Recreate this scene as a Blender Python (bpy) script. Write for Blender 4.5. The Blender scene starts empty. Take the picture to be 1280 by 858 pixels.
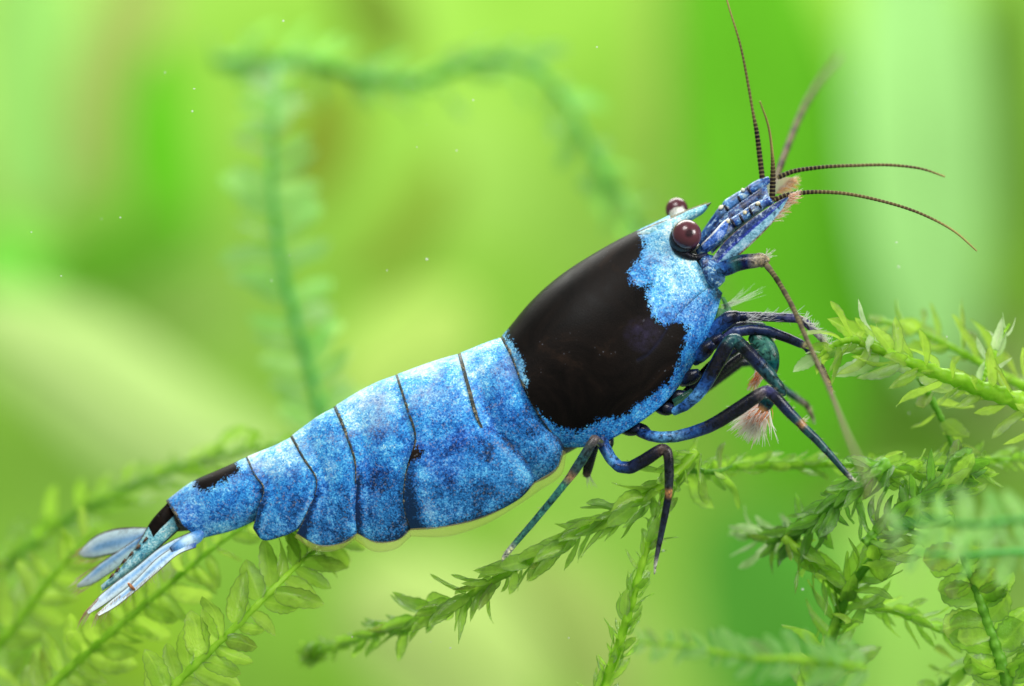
import bpy, math, random
import numpy as np
from mathutils import Vector, Matrix

# ------------------------------------------------------------------ camera, world, lamps, exposure
# 1 unit = 1 cm.  X right, Y away from the lens, Z up.  The shrimp is about 2.6 cm long.
sc = bpy.context.scene
sc.unit_settings.system = 'METRIC'
sc.unit_settings.scale_length = 0.01
S = 0.0025            # cm per measured step on the plane of the shrimp
D = 9.0               # lens to shrimp
cam_d = bpy.data.cameras.new('camera')
cam = bpy.data.objects.new('camera', cam_d)
sc.collection.objects.link(cam)
sc.camera = cam
cam.location = (0, -D, 0)
cam.rotation_euler = (math.radians(90), 0, 0)
cam_d.sensor_width = 36
cam_d.lens = 36 * D / (1280 * S)
cam_d.clip_start = 0.1
cam_d.clip_end = 300
cam_d.dof.use_dof = True
cam_d.dof.focus_distance = D - 0.13
cam_d.dof.aperture_fstop = cam_d.lens * 1e-3 / 0.33

world = bpy.data.worlds.new('World')
sc.world = world
world.use_nodes = True
wbg = world.node_tree.nodes['Background']
wbg.inputs[0].default_value = (0.80, 0.95, 0.85, 1)
wbg.inputs[1].default_value = 0.33


def lamp(name, loc, target, size, size_y, power, color):
    l = bpy.data.lights.new(name, 'AREA')
    l.shape = 'RECTANGLE'
    l.size = size
    l.size_y = size_y
    l.energy = power
    l.color = color
    o = bpy.data.objects.new(name, l)
    sc.collection.objects.link(o)
    o.location = loc
    o.rotation_euler = (Vector(target) - Vector(loc)).to_track_quat('-Z', 'Y').to_euler()
    return o


lamp('flash_softbox', (-2.0, -6.5, 8.0), (0, 0, 0), 4, 3.2, 940, (1.0, 0.98, 0.95))
lamp('side_flash', (8.0, -5.0, 3.0), (0.6, 0, -0.6), 3, 3, 820, (1.0, 0.98, 0.96))
lamp('hood_light', (0, 6.0, 8.0), (0, 1, -0.5), 12, 5, 2050, (1.0, 1.0, 0.94))
lamp('rear_hood_light', (0, 9.0, 12.0), (0, 30, -3.5), 22, 6, 9200, (1.0, 1.0, 0.94))

sc.view_settings.view_transform = 'Standard'
sc.view_settings.look = 'None'
sc.view_settings.exposure = 0.0
sc.view_settings.gamma = 1.0
sc.view_settings.use_curve_mapping = False
sc.cycles.transparent_max_bounces = 16
sc.cycles.max_bounces = 8
sc.render.film_transparent = False

random.seed(7)
rng = np.random.default_rng(7)


# ------------------------------------------------------------------ helpers
def srgb(r, g, b):
    def f(c):
        c /= 255.0
        return c / 12.92 if c <= 0.04045 else ((c + 0.055) / 1.055) ** 2.4
    return (f(r), f(g), f(b))


def W(px, py, d=0.0):
    """point at depth d (steps behind the shrimp's mid plane)"""
    px = np.asarray(px, float); py = np.asarray(py, float); d = np.asarray(d, float)
    y = d * S + 0 * px
    f = (D + y) / D
    return np.stack([(px - 640) * S * f, y, (429 - py) * S * f], -1)


def cr(P, n):
    """Catmull-Rom through P (k,dim), n samples spaced by arc length of the control polygon"""
    P = np.asarray(P, float)
    k = len(P)
    if k == 2:
        t = np.linspace(0, 1, n)[:, None]
        return P[0] * (1 - t) + P[1] * t
    seg = np.linalg.norm(np.diff(P[:, :min(3, P.shape[1])], axis=0), axis=1) + 1e-9
    c = np.concatenate([[0], np.cumsum(seg)])
    # cubic Hermite with non-uniform tangents
    m = np.zeros_like(P)
    for i in range(k):
        if i == 0:
            m[i] = (P[1] - P[0]) / seg[0]
        elif i == k - 1:
            m[i] = (P[-1] - P[-2]) / seg[-1]
        else:
            a, b = seg[i - 1], seg[i]
            m[i] = ((P[i] - P[i - 1]) / a * b + (P[i + 1] - P[i]) / b * a) / (a + b)
    s = np.linspace(0, c[-1], n)
    idx = np.clip(np.searchsorted(c, s, side='right') - 1, 0, k - 2)
    h = seg[idx][:, None]
    t = ((s - c[idx]) / seg[idx])[:, None]
    return ((2 * t**3 - 3 * t**2 + 1) * P[idx] + (t**3 - 2 * t**2 + t) * h * m[idx]
            + (-2 * t**3 + 3 * t**2) * P[idx + 1] + (t**3 - t**2) * h * m[idx + 1])


def mesh_obj(name, verts, faces, mat, parent=None, attrs=None, smooth=True, base=(0, 0, 0)):
    me = bpy.data.meshes.new(name)
    v = np.asarray(verts, float) - np.asarray(base, float)
    me.from_pydata([tuple(p) for p in v], [], [tuple(int(i) for i in f) for f in faces])
    if attrs:
        for an, av in attrs.items():
            a = me.attributes.new(an, 'FLOAT_COLOR', 'POINT')
            av = np.asarray(av, np.float32)
            if av.shape[1] == 3:
                av = np.concatenate([av, np.ones((len(av), 1), np.float32)], 1)
            a.data.foreach_set('color', av.ravel())
    if smooth:
        me.polygons.foreach_set('use_smooth', [True] * len(me.polygons))
    me.update()
    if mat:
        me.materials.append(mat)
    o = bpy.data.objects.new(name, me)
    sc.collection.objects.link(o)
    if parent:
        o.parent = parent
    return o


def grid_faces(nu, nv, off=0, flip=False):
    i, j = np.meshgrid(np.arange(nu - 1), np.arange(nv - 1), indexing='ij')
    a = (i * nv + j).ravel() + off
    f = np.stack([a, a + 1, a + nv + 1, a + nv], 1)
    return f[:, ::-1] if flip else f


def tag(o, label, cat=None, group=None, kind=None):
    o['label'] = label
    if cat: o['category'] = cat
    if group: o['group'] = group
    if kind: o['kind'] = kind
    return o


def tube_geo(P, R, nr=12, flat=1.0, cap=True):
    """P (n,3) world, R (n,) world radii -> verts, faces"""
    P = np.asarray(P, float); n = len(P)
    T = np.gradient(P, axis=0)
    T /= np.linalg.norm(T, axis=1)[:, None] + 1e-12
    ref = np.array([0, -1.0, 0])
    N = ref - T[0] * T[0].dot(ref)
    if np.linalg.norm(N) < 1e-3:
        N = np.array([0, 0, 1.0]) - T[0] * T[0][2]
    N /= np.linalg.norm(N)
    V = []
    ang = np.linspace(0, 2 * math.pi, nr, endpoint=False)
    for k in range(n):
        N = N - T[k] * T[k].dot(N)
        N /= np.linalg.norm(N) + 1e-12
        B = np.cross(T[k], N)
        V.append(P[k] + R[k] * (np.cos(ang)[:, None] * N * flat + np.sin(ang)[:, None] * B))
    V = np.concatenate(V)
    F = []
    for k in range(n - 1):
        for a in range(nr):
            b = (a + 1) % nr
            F.append((k * nr + a, k * nr + b, (k + 1) * nr + b, (k + 1) * nr + a))
    if cap:
        F.append(tuple(range(nr))[::-1])
        F.append(tuple((n - 1) * nr + a for a in range(nr)))
    return V, F


def tube(name, pts, mat, parent, n=60, nr=14, base=(0, 0, 0), rings=0.0, ringcol=None, flat=1.0, ringamt=0.38, linear=0):
    """pts: (x, y, depth, radius, (r,g,b)) control points in steps"""
    A = np.array([[p[0], p[1], p[2], p[3], *p[4]] for p in pts], float)
    if linear:
        sg = np.concatenate([[0], np.cumsum(np.linalg.norm(np.diff(A[:, :3], axis=0), axis=1))])
        tt = np.linspace(0, sg[-1], n)
        Q = np.stack([np.interp(tt, sg, A[:, c]) for c in range(A.shape[1])], 1)
        for _ in range(linear):
            Q[1:-1] = (Q[:-2] + 2 * Q[1:-1] + Q[2:]) / 4
    else:
        Q = cr(A, n)
    Q[:, 4:] = np.clip(Q[:, 4:], 0, 1)
    R = np.maximum(Q[:, 3], 0.25)
    col = Q[:, 4:7].copy()
    if rings:
        d = np.concatenate([[0], np.cumsum(np.linalg.norm(np.diff(Q[:, :3], axis=0), axis=1))])
        ph = (d / rings) % 1.0
        groove = (ph < 0.34)
        R = R * np.where(groove, 0.93, 1.05)
        if ringcol is not None:
            amt = np.where(groove, ringamt, 0.0)[:, None]
            col = col * (1 - amt) + np.array(ringcol) * amt
    P = W(Q[:, 0], Q[:, 1], Q[:, 2])
    V, F = tube_geo(P, R * S, nr, flat)
    return mesh_obj(name, V, F, mat, parent, {'pigment': np.repeat(col, nr, 0)}, base=base)


def blade(name, top, bot, mat, parent, depth, thick=3.0, tilt=0.0, nu=60, nv=18, colf=None, base=(0, 0, 0), pw=0.5):
    """closed lens-section blade between two edge curves; depth: list along its length"""
    A = cr(top, nu); B = cr(bot, nu)
    u = np.linspace(0, 1, nu)[:, None] * np.ones((1, nv))
    v = np.linspace(0, 1, nv)[None, :] * np.ones((nu, 1))
    X = A[:, None, 0] * (1 - v) + B[:, None, 0] * v
    Y = A[:, None, 1] * (1 - v) + B[:, None, 1] * v
    dd = np.interp(u, np.linspace(0, 1, len(depth)), depth) + tilt * (v - 0.5)
    lens = np.sqrt(np.clip(1 - (2 * v - 1) ** 2, 0, 1)) * thick * np.clip(np.minimum(u * 8, (1 - u) * 6), 0.05, 1) ** pw
    c = colf(u, v) if colf else np.ones((nu, nv, 3))
    Vf = W(X, Y, dd - lens).reshape(-1, 3)
    Vb = W(X, Y, dd + lens).reshape(-1, 3)
    F = np.concatenate([grid_faces(nu, nv), grid_faces(nu, nv, nu * nv, True)])
    cc = np.concatenate([c.reshape(-1, 3)] * 2)
    return mesh_obj(name, np.concatenate([Vf, Vb]), F, mat, parent, {'pigment': cc}, base=base)


def hairs(name, specs, mat, parent, base=(0, 0, 0)):
    """specs: list of (p0, p1, r0_steps, colour, bend) in steps (x,y,d); all setae of one tuft as one part"""
    V, F, C = [], [], []
    off = 0
    for p0, p1, r, c, bend in specs:
        p0 = np.array(p0, float); p1 = np.array(p1, float)
        mid = (p0 + p1) / 2 + np.array(bend, float)
        Q = cr([p0, mid, p1], 6)
        P = W(Q[:, 0], Q[:, 1], Q[:, 2])
        R = np.linspace(r, r * 0.3, 6) * S
        v, f = tube_geo(P, R, 4)
        V.append(v); F += [tuple(i + off for i in ff) for ff in f]; off += len(v)
        C.append(np.repeat(np.array(c, float)[None], len(v), 0))
    o = mesh_obj(name, np.concatenate(V), F, mat, parent, {'pigment': np.concatenate(C)}, base=base)
    o['kind'] = 'stuff'
    return o


def poly_sd(X, Y, poly):
    """signed distance to polygon, positive inside"""
    poly = np.asarray(poly, float)
    n = len(poly)
    best = np.full(X.shape, 1e9)
    inside = np.zeros(X.shape, bool)
    for i in range(n):
        a = poly[i]; b = poly[(i + 1) % n]
        e = b - a
        t = np.clip(((X - a[0]) * e[0] + (Y - a[1]) * e[1]) / (e @ e + 1e-9), 0, 1)
        best = np.minimum(best, np.hypot(X - a[0] - t * e[0], Y - a[1] - t * e[1]))
        cond = (a[1] > Y) != (b[1] > Y)
        with np.errstate(divide='ignore', invalid='ignore'):
            xi = (b[0] - a[0]) * (Y - a[1]) / (b[1] - a[1] + 1e-12) + a[0]
        inside ^= cond & (X < xi)
    return np.where(inside, best, -best)


def line_dist(X, Y, pts):
    pts = np.asarray(pts, float)
    best = np.full(X.shape, 1e9)
    for i in range(len(pts) - 1):
        a = pts[i]; e = pts[i + 1] - a
        t = np.clip(((X - a[0]) * e[0] + (Y - a[1]) * e[1]) / (e @ e + 1e-9), 0, 1)
        best = np.minimum(best, np.hypot(X - a[0] - t * e[0], Y - a[1] - t * e[1]))
    return best


# ------------------------------------------------------------------ materials
class NT:
    def __init__(self, name):
        self.m = bpy.data.materials.new(name)
        self.m.use_nodes = True
        self.t = self.m.node_tree
        self.t.nodes.clear()
        self.out = self.t.nodes.new('ShaderNodeOutputMaterial')

    def n(self, kind, **kw):
        nd = self.t.nodes.new(kind)
        for k, v in kw.items():
            if k.startswith('i_'):
                key = k[2:]
                nd.inputs[int(key) if key.isdigit() else key.replace('_', ' ')].default_value = v
            else:
                setattr(nd, k, v)
        return nd

    def l(self, a, b):
        self.t.links.new(a, b)

    def math(self, op, a, b=None, c=None, clamp=False):
        nd = self.t.nodes.new('ShaderNodeMath')
        nd.operation = op; nd.use_clamp = clamp
        for i, x in enumerate((a, b, c)):
            if x is None: continue
            if isinstance(x, (int, float)): nd.inputs[i].default_value = x
            else: self.l(x, nd.inputs[i])
        return nd.outputs[0]

    def mix(self, f, a, b, blend='MIX'):
        nd = self.t.nodes.new('ShaderNodeMix')
        nd.data_type = 'RGBA'; nd.blend_type = blend
        for s, x in ((0, f), (6, a), (7, b)):
            if isinstance(x, (int, float)): nd.inputs[s].default_value = x if s == 0 else (x, x, x, 1)
            elif isinstance(x, tuple): nd.inputs[s].default_value = (*x, 1) if len(x) == 3 else x
            else: self.l(x, nd.inputs[s])
        return nd.outputs[2]

    def ramp(self, f, stops, interp='LINEAR'):
        nd = self.t.nodes.new('ShaderNodeValToRGB')
        nd.color_ramp.interpolation = interp
        e = nd.color_ramp.elements
        while len(e) < len(stops): e.new(0.5)
        for k, (p, c) in enumerate(stops):
            e[k].position = p
            e[k].color = (*c, 1) if not isinstance(c, (int, float)) else (c, c, c, 1)
        self.l(f, nd.inputs[0])
        return nd.outputs[0]

    def noise(self, scale, detail=2.0, rough=0.5, vec=None, dist=0.0):
        nd = self.n('ShaderNodeTexNoise', i_Scale=scale, i_Detail=detail, i_Roughness=rough, i_Distortion=dist)
        if vec is not None: self.l(vec, nd.inputs['Vector'])
        return nd.outputs['Fac']


def shell_material():
    k = NT('blue_shell')
    tc = k.n('ShaderNodeTexCoord').outputs['Object']
    at = k.n('ShaderNodeAttribute', attribute_name='pigment')
    sep = k.n('ShaderNodeSeparateColor'); k.l(at.outputs['Color'], sep.inputs[0])
    black_sd, rim, pale = sep.outputs[0], sep.outputs[1], sep.outputs[2]
    teal = at.outputs['Alpha']
    gran = k.noise(190, 2.0, 0.7, tc, 0.3)
    gran2 = k.noise(75, 4.0, 0.75, tc, 0.4)
    vor = k.n('ShaderNodeTexVoronoi', i_Scale=210.0); k.l(tc, vor.inputs['Vector'])
    vs = k.n('ShaderNodeSeparateColor'); k.l(vor.outputs['Color'], vs.inputs[0])
    mid = k.noise(11, 5.0, 0.68, tc, 0.5)
    mid2 = k.noise(5.0, 4.0, 0.65, tc, 0.8)
    # tone 0 dark navy .. 1 almost white
    g = k.math('MULTIPLY_ADD', k.math('SUBTRACT', gran, 0.5), 0.85, 0.0)
    g = k.math('ADD', g, k.math('MULTIPLY', k.math('SUBTRACT', vs.outputs[0], 0.5), 0.26))
    g = k.math('ADD', g, k.math('MULTIPLY', k.math('SUBTRACT', gran2, 0.5), 0.85))
    g = k.math('ADD', g, k.math('MULTIPLY', k.math('SUBTRACT', mid, 0.5), 1.5))
    g = k.math('ADD', g, k.math('MULTIPLY', k.math('SUBTRACT', pale, 0.5), 1.0))
    tone = k.math('ADD', g, 0.475, clamp=True)
    col = k.ramp(tone, [(0.0, (0.003, 0.020, 0.075)), (0.22, (0.005, 0.070, 0.32)), (0.45, (0.012, 0.19, 0.64)),
                        (0.68, (0.045, 0.40, 0.86)), (0.86, (0.22, 0.68, 0.95)), (1.0, (0.72, 0.95, 1.0))])
    # violet-blue and teal drifts
    f1 = k.ramp(mid2, [(0.50, 0.0), (0.66, 0.50)])
    colv = k.ramp(tone, [(0.0, (0.004, 0.01, 0.11)), (0.4, (0.016, 0.075, 0.56)), (0.75, (0.20, 0.38, 0.88)), (1.0, (0.78, 0.82, 0.97))])
    col = k.mix(f1, col, colv)
    colt = k.ramp(tone, [(0.0, (0.006, 0.03, 0.06)), (0.35, (0.03, 0.20, 0.33)), (0.65, (0.22, 0.56, 0.66)), (1.0, (0.83, 0.93, 0.90))])
    col = k.mix(teal, col, colt)
    # warm grains where the shell pales
    wf = k.math('MULTIPLY', k.ramp(vs.outputs[1], [(0.86, 0.0), (0.92, 0.5)]), k.math('MULTIPLY', pale, 0.8), clamp=True)
    col = k.mix(wf, col, (0.62, 0.55, 0.45))
    cream = k.math('MULTIPLY', k.ramp(k.noise(7, 5, 0.7, tc, 0.8), [(0.46, 0.0), (0.62, 0.7)]), k.ramp(pale, [(0.50, 0.0), (0.74, 1.0)]))
    col = k.mix(k.math('MULTIPLY', cream, k.ramp(gran2, [(0.34, 0.15), (0.6, 1.0)])), col, (0.66, 0.74, 0.76))
    # joint rim
    rn = k.math('ADD', rim, k.math('MULTIPLY', k.math('SUBTRACT', gran2, 0.5), 1.1))
    rn = k.math('ADD', rn, k.math('MULTIPLY', k.math('SUBTRACT', mid, 0.5), 0.9))
    rm = k.ramp(rn, [(0.52, 0.0), (0.78, 1.0)])
    rimcol = k.ramp(gran2, [(0.34, (0.008, 0.02, 0.025)), (0.54, (0.05, 0.055, 0.042)), (0.66, (0.34, 0.29, 0.20))])
    col = k.mix(rm, col, rimcol)
    # black pigment with lacy border
    b = k.math('ADD', black_sd, k.math('MULTIPLY', k.math('SUBTRACT', k.noise(30, 5, 0.75, tc), 0.5), 0.42))
    b = k.math('ADD', b, k.math('MULTIPLY', k.math('SUBTRACT', gran2, 0.5), 0.40))
    b = k.math('ADD', b, k.math('MULTIPLY', k.math('SUBTRACT', vs.outputs[1], 0.5), 0.16))
    bm = k.ramp(b, [(0.47, 0.0), (0.55, 1.0)])
    streak = k.noise(5.0, 5, 0.65, tc, 1.2)
    blackcol = k.ramp(streak, [(0.40, (0.0030, 0.0022, 0.0020)), (0.56, (0.0065, 0.0042, 0.0034)), (0.72, (0.020, 0.011, 0.007))])
    # faint violet sheen, painted into the black colour
    at2 = k.n('ShaderNodeAttribute', attribute_name='painted_sheen')
    bl = k.math('MULTIPLY', at2.outputs['Fac'], k.ramp(k.noise(22, 4, 0.7, tc), [(0.36, 0.0), (0.68, 1.0)]))
    blackcol = k.mix(bl, blackcol, (0.028, 0.022, 0.055))
    spk = k.math('MULTIPLY', k.ramp(vs.outputs[2], [(0.972, 0.0), (0.98, 1.0)]), k.ramp(streak, [(0.55, 0.0), (0.62, 0.5)]))
    blackcol = k.mix(spk, blackcol, (0.12, 0.13, 0.16))
    col = k.mix(bm, col, blackcol)
    # suture line
    sut = k.n('ShaderNodeAttribute', attribute_name='suture').outputs['Fac']
    col = k.mix(k.math('MULTIPLY', sut, 0.9), col, (0.006, 0.012, 0.05))
    bs = k.n('ShaderNodeBsdfPrincipled')
    k.l(col, bs.inputs['Base Color'])
    rough = k.mix(bm, k.math('MULTIPLY_ADD', gran, 0.3, 0.30), k.math('MULTIPLY_ADD', streak, 0.5, 0.22))
    k.l(rough, bs.inputs['Roughness'])
    k.l(k.mix(bm, 0.18, 0.075), bs.inputs['Specular IOR Level'])
    bh = k.math('ADD', k.math('MULTIPLY', gran, 0.6), k.math('MULTIPLY', vs.outputs[0], 0.35))
    bstr = k.mix(bm, 0.5, 0.16)
    bp = k.n('ShaderNodeBump', i_Distance=0.004)
    k.l(bstr, bp.inputs['Strength']); k.l(bh, bp.inputs['Height'])
    k.l(bp.outputs[0], bs.inputs['Normal'])
    k.l(bs.outputs[0], k.out.inputs[0])
    return k.m


def chitin_material(name, speck, rough, coat=0.0, sparkle=0.0, spark_col=(0.70, 0.85, 0.95), patch=False, snout=False):
    k = NT(name)
    tc = k.n('ShaderNodeTexCoord').outputs['Object']
    at = k.n('ShaderNodeAttribute', attribute_name='pigment').outputs['Color']
    gran = k.noise(140, 3, 0.75, tc)
    mid = k.noise(34, 4, 0.7, tc, 0.6)
    f = k.math('ADD', k.math('MULTIPLY', k.math('SUBTRACT', gran, 0.5), speck * 3.0), k.math('MULTIPLY', k.math('SUBTRACT', mid, 0.5), speck * 4.5))
    dark = k.mix(k.math('MULTIPLY', f, -1.0, clamp=True), at, (0.006, 0.012, 0.05))
    col = k.mix(k.math('MULTIPLY', f, sparkle, clamp=True), dark, spark_col)
    if patch:
        pn = k.noise(55, 4, 0.7, tc, 0.5)
        mul = k.ramp(pn, [(0.38, 0.18), (0.50, 0.9), (0.62, 1.0)])
        col = k.mix(1.0, col, mul, 'MULTIPLY')
        col = k.mix(k.math('MULTIPLY', k.ramp(pn, [(0.56, 0.0), (0.70, 1.0)]), 0.75), col, k.mix(1.0, at, (3.0, 2.6, 1.7), 'MULTIPLY'))
    if snout:
        sn = k.math('ADD', k.noise(48, 4, 0.65, tc, 0.6), k.math('MULTIPLY', k.math('SUBTRACT', gran, 0.5), 0.35))
        mos = k.ramp(sn, [(0.37, (0.004, 0.008, 0.03)), (0.50, (0.008, 0.05, 0.26)), (0.56, (0.035, 0.19, 0.50)), (0.62, (0.50, 0.74, 0.84)), (0.70, (0.66, 0.58, 0.34))])
        col = k.mix(0.68, col, mos)
    bs = k.n('ShaderNodeBsdfPrincipled', i_Roughness=rough)
    k.l(col, bs.inputs['Base Color'])
    bs.inputs['Specular IOR Level'].default_value = 0.32
    bs.inputs['Coat Weight'].default_value = coat
    bp = k.n('ShaderNodeBump', i_Distance=0.003, i_Strength=0.35)
    k.l(gran, bp.inputs['Height']); k.l(bp.outputs[0], bs.inputs['Normal'])
    k.l(bs.outputs[0], k.out.inputs[0])
    return k.m


def clear_material(name, alpha, rough=0.3):
    """translucent pigment-coloured film or bristle"""
    k = NT(name)
    at = k.n('ShaderNodeAttribute', attribute_name='pigment').outputs['Color']
    d = k.n('ShaderNodeBsdfDiffuse'); k.l(at, d.inputs[0])
    tr = k.n('ShaderNodeBsdfTranslucent'); k.l(at, tr.inputs[0])
    gl = k.n('ShaderNodeBsdfGlossy', i_Roughness=rough)
    m1 = k.n('ShaderNodeMixShader', i_0=0.5); k.l(d.outputs[0], m1.inputs[1]); k.l(tr.outputs[0], m1.inputs[2])
    m2 = k.n('ShaderNodeMixShader', i_0=0.05); k.l(m1.outputs[0], m2.inputs[1]); k.l(gl.outputs[0], m2.inputs[2])
    t = k.n('ShaderNodeBsdfTransparent')
    m3 = k.n('ShaderNodeMixShader', i_0=alpha); k.l(t.outputs[0], m3.inputs[1]); k.l(m2.outputs[0], m3.inputs[2])
    k.l(m3.outputs[0], k.out.inputs[0])
    return k.m


def eye_material():
    k = NT('compound_eye')
    tc = k.n('ShaderNodeTexCoord').outputs['Object']
    at = k.n('ShaderNodeAttribute', attribute_name='pigment').outputs['Color']
    mott = k.noise(40, 3, 0.6, tc)
    col = k.mix(k.ramp(mott, [(0.35, 0.0), (0.75, 0.4)]), at, (0.12, 0.036, 0.045))
    bs = k.n('ShaderNodeBsdfPrincipled', i_Roughness=0.24)
    bs.inputs['Specular IOR Level'].default_value = 0.5
    k.l(col, bs.inputs['Base Color'])
    vor = k.n('ShaderNodeTexVoronoi', i_Scale=220.0); k.l(tc, vor.inputs['Vector'])
    bp = k.n('ShaderNodeBump', i_Distance=0.002, i_Strength=0.10)
    k.l(vor.outputs['Distance'], bp.inputs['Height']); k.l(bp.outputs[0], bs.inputs['Normal'])
    k.l(bs.outputs[0], k.out.inputs[0])
    return k.m


def leaf_material(name, c_lo, c_hi, edge, see=0.16, tl=0.5, gloss=0.09):
    k = NT(name)
    tc = k.n('ShaderNodeTexCoord').outputs['Object']
    oi = k.n('ShaderNodeObjectInfo').outputs['Random']
    at = k.n('ShaderNodeAttribute', attribute_name='pigment')
    sp = k.n('ShaderNodeSeparateColor'); k.l(at.outputs['Color'], sp.inputs[0])
    mp = k.n('ShaderNodeMapping'); mp.inputs['Scale'].default_value = (6, 22, 6)
    k.l(tc, mp.inputs[0])
    cn = k.noise(3.0, 3, 0.6, mp.outputs[0])
    vo = k.n('ShaderNodeTexVoronoi', i_Scale=2.6); k.l(mp.outputs[0], vo.inputs['Vector'])
    cell = k.math('ADD', k.math('MULTIPLY', cn, 0.7), k.math('MULTIPLY', vo.outputs['Distance'], 0.42))
    blot = k.noise(2.2, 3, 0.6, tc)
    f = k.math('ADD', k.math('MULTIPLY', oi, 0.55), k.math('MULTIPLY', cell, 0.5), clamp=True)
    col = k.mix(f, c_lo, c_hi)
    col = k.mix(k.ramp(blot, [(0.52, 0.0), (0.78, 0.55)]), col, edge)
    old = k.math('MULTIPLY', k.ramp(k.math('FRACT', k.math('MULTIPLY', oi, 7.31)), [(0.92, 0.0), (0.96, 0.5)]), k.ramp(blot, [(0.38, 0.2), (0.6, 1.0)]))
    col = k.mix(old, col, (0.20, 0.15, 0.03))
    col = k.mix(k.ramp(sp.outputs[0], [(0.02, 0.55), (0.16, 0.0)]), col, c_hi)
    ed = k.ramp(sp.outputs[0], [(0.80, 0.0), (0.97, 0.75)])      # |across| towards the margin
    col = k.mix(ed, col, edge)
    d = k.n('ShaderNodeBsdfDiffuse'); k.l(col, d.inputs[0])
    t = k.n('ShaderNodeBsdfTranslucent'); k.l(col, t.inputs[0])
    m1 = k.n('ShaderNodeMixShader', i_0=tl); k.l(d.outputs[0], m1.inputs[1]); k.l(t.outputs[0], m1.inputs[2])
    g = k.n('ShaderNodeBsdfGlossy', i_Roughness=0.28)
    bp = k.n('ShaderNodeBump', i_Distance=0.04, i_Strength=0.6); k.l(cell, bp.inputs['Height'])
    k.l(bp.outputs[0], g.inputs['Normal']); k.l(bp.outputs[0], d.inputs['Normal'])
    m2 = k.n('ShaderNodeMixShader', i_0=gloss); k.l(m1.outputs[0], m2.inputs[1]); k.l(g.outputs[0], m2.inputs[2])
    tp = k.n('ShaderNodeBsdfTransparent'); k.l(k.mix(0.5, (1, 1, 1), c_hi), tp.inputs[0])
    m3 = k.n('ShaderNodeMixShader')
    k.l(k.math('MULTIPLY_ADD', ed, -see * 0.8, see, clamp=True), m3.inputs[0])
    k.l(m2.outputs[0], m3.inputs[1]); k.l(tp.outputs[0], m3.inputs[2])
    k.l(m3.outputs[0], k.out.inputs[0])
    return k.m


def stem_material(name, c1, c2, tl=0.25):
    k = NT(name)
    tc = k.n('ShaderNodeTexCoord').outputs['Object']
    col = k.ramp(k.noise(14, 4, 0.65, tc), [(0.3, c1), (0.7, c2)])
    bs = k.n('ShaderNodeBsdfPrincipled', i_Roughness=0.4)
    bs.inputs['Specular IOR Level'].default_value = 0.3
    k.l(col, bs.inputs['Base Color'])
    t = k.n('ShaderNodeBsdfTranslucent'); k.l(col, t.inputs[0])
    bp = k.n('ShaderNodeBump', i_Distance=0.006, i_Strength=0.5)
    k.l(k.noise(60, 3, 0.6, tc), bp.inputs['Height']); k.l(bp.outputs[0], bs.inputs['Normal'])
    m = k.n('ShaderNodeMixShader', i_0=tl); k.l(bs.outputs[0], m.inputs[1]); k.l(t.outputs[0], m.inputs[2])
    k.l(m.outputs[0], k.out.inputs[0])
    return k.m


def broad_leaf_material(name, c):
    k = NT(name)
    tc = k.n('ShaderNodeTexCoord').outputs['Object']
    f = k.noise(0.55, 3, 0.5, tc)
    lo = tuple(x * 0.78 for x in c); hi = tuple(min(1, x * 1.18) for x in c)
    col = k.mix(f, lo, hi)
    d = k.n('ShaderNodeBsdfDiffuse'); k.l(col, d.inputs[0])
    t = k.n('ShaderNodeBsdfTranslucent'); k.l(col, t.inputs[0])
    m = k.n('ShaderNodeMixShader', i_0=0.35); k.l(d.outputs[0], m.inputs[1]); k.l(t.outputs[0], m.inputs[2])
    k.l(m.outputs[0], k.out.inputs[0])
    return k.m


SHELL = shell_material()
CHITIN = chitin_material('speckled_chitin', 0.95, 0.36, 0.05, 0.75)
LEG = chitin_material('leg_chitin', 0.75, 0.26, 0.0, 0.045, (0.10, 0.30, 0.60), True)
SNOUT = chitin_material('snout_chitin', 0.7, 0.36, 0.05, 0.5, snout=True)
FAN = chitin_material('tail_fan_chitin', 0.42, 0.36, 0.05, 0.6)
FILM = clear_material('clear_film', 0.20)
FILM2 = clear_material('tinted_film', 0.62)
BRISTLE = clear_material('bristle', 0.55)
EYE = eye_material()
FLAG = chitin_material('flagellum_chitin', 0.12, 0.6)
FLAG.node_tree.nodes['Principled BSDF'].inputs['Specular IOR Level'].default_value = 0.08

# ------------------------------------------------------------------ background
def backdrop():
    k = NT('planted_backdrop')
    tc = k.n('ShaderNodeTexCoord').outputs['Object']
    a = k.noise(0.20, 2, 0.5, tc, 0.5)
    col = k.ramp(a, [(0.33, (0.20, 0.41, 0.04)), (0.50, (0.265, 0.50, 0.065)), (0.66, (0.35, 0.58, 0.12))])
    d = k.n('ShaderNodeBsdfDiffuse'); k.l(col, d.inputs[0])
    k.l(d.outputs[0], k.out.inputs[0])
    nu, nv = 60, 30
    x = np.linspace(-26, 26, nu)[:, None] * np.ones((1, nv))
    z = np.linspace(-16, 18, nv)[None] * np.ones((nu, 1))
    y = 30 + 0.35 * np.sin(x * 0.7) + 0.3 * np.cos(z * 0.6 + x * 0.3) - 0.006 * x**2
    o = mesh_obj('backdrop', np.stack([x, y, z], -1).reshape(-1, 3), grid_faces(nu, nv), k.m)
    tag(o, 'soft yellow-green planted back of the aquarium', kind='structure')


backdrop()


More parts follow.
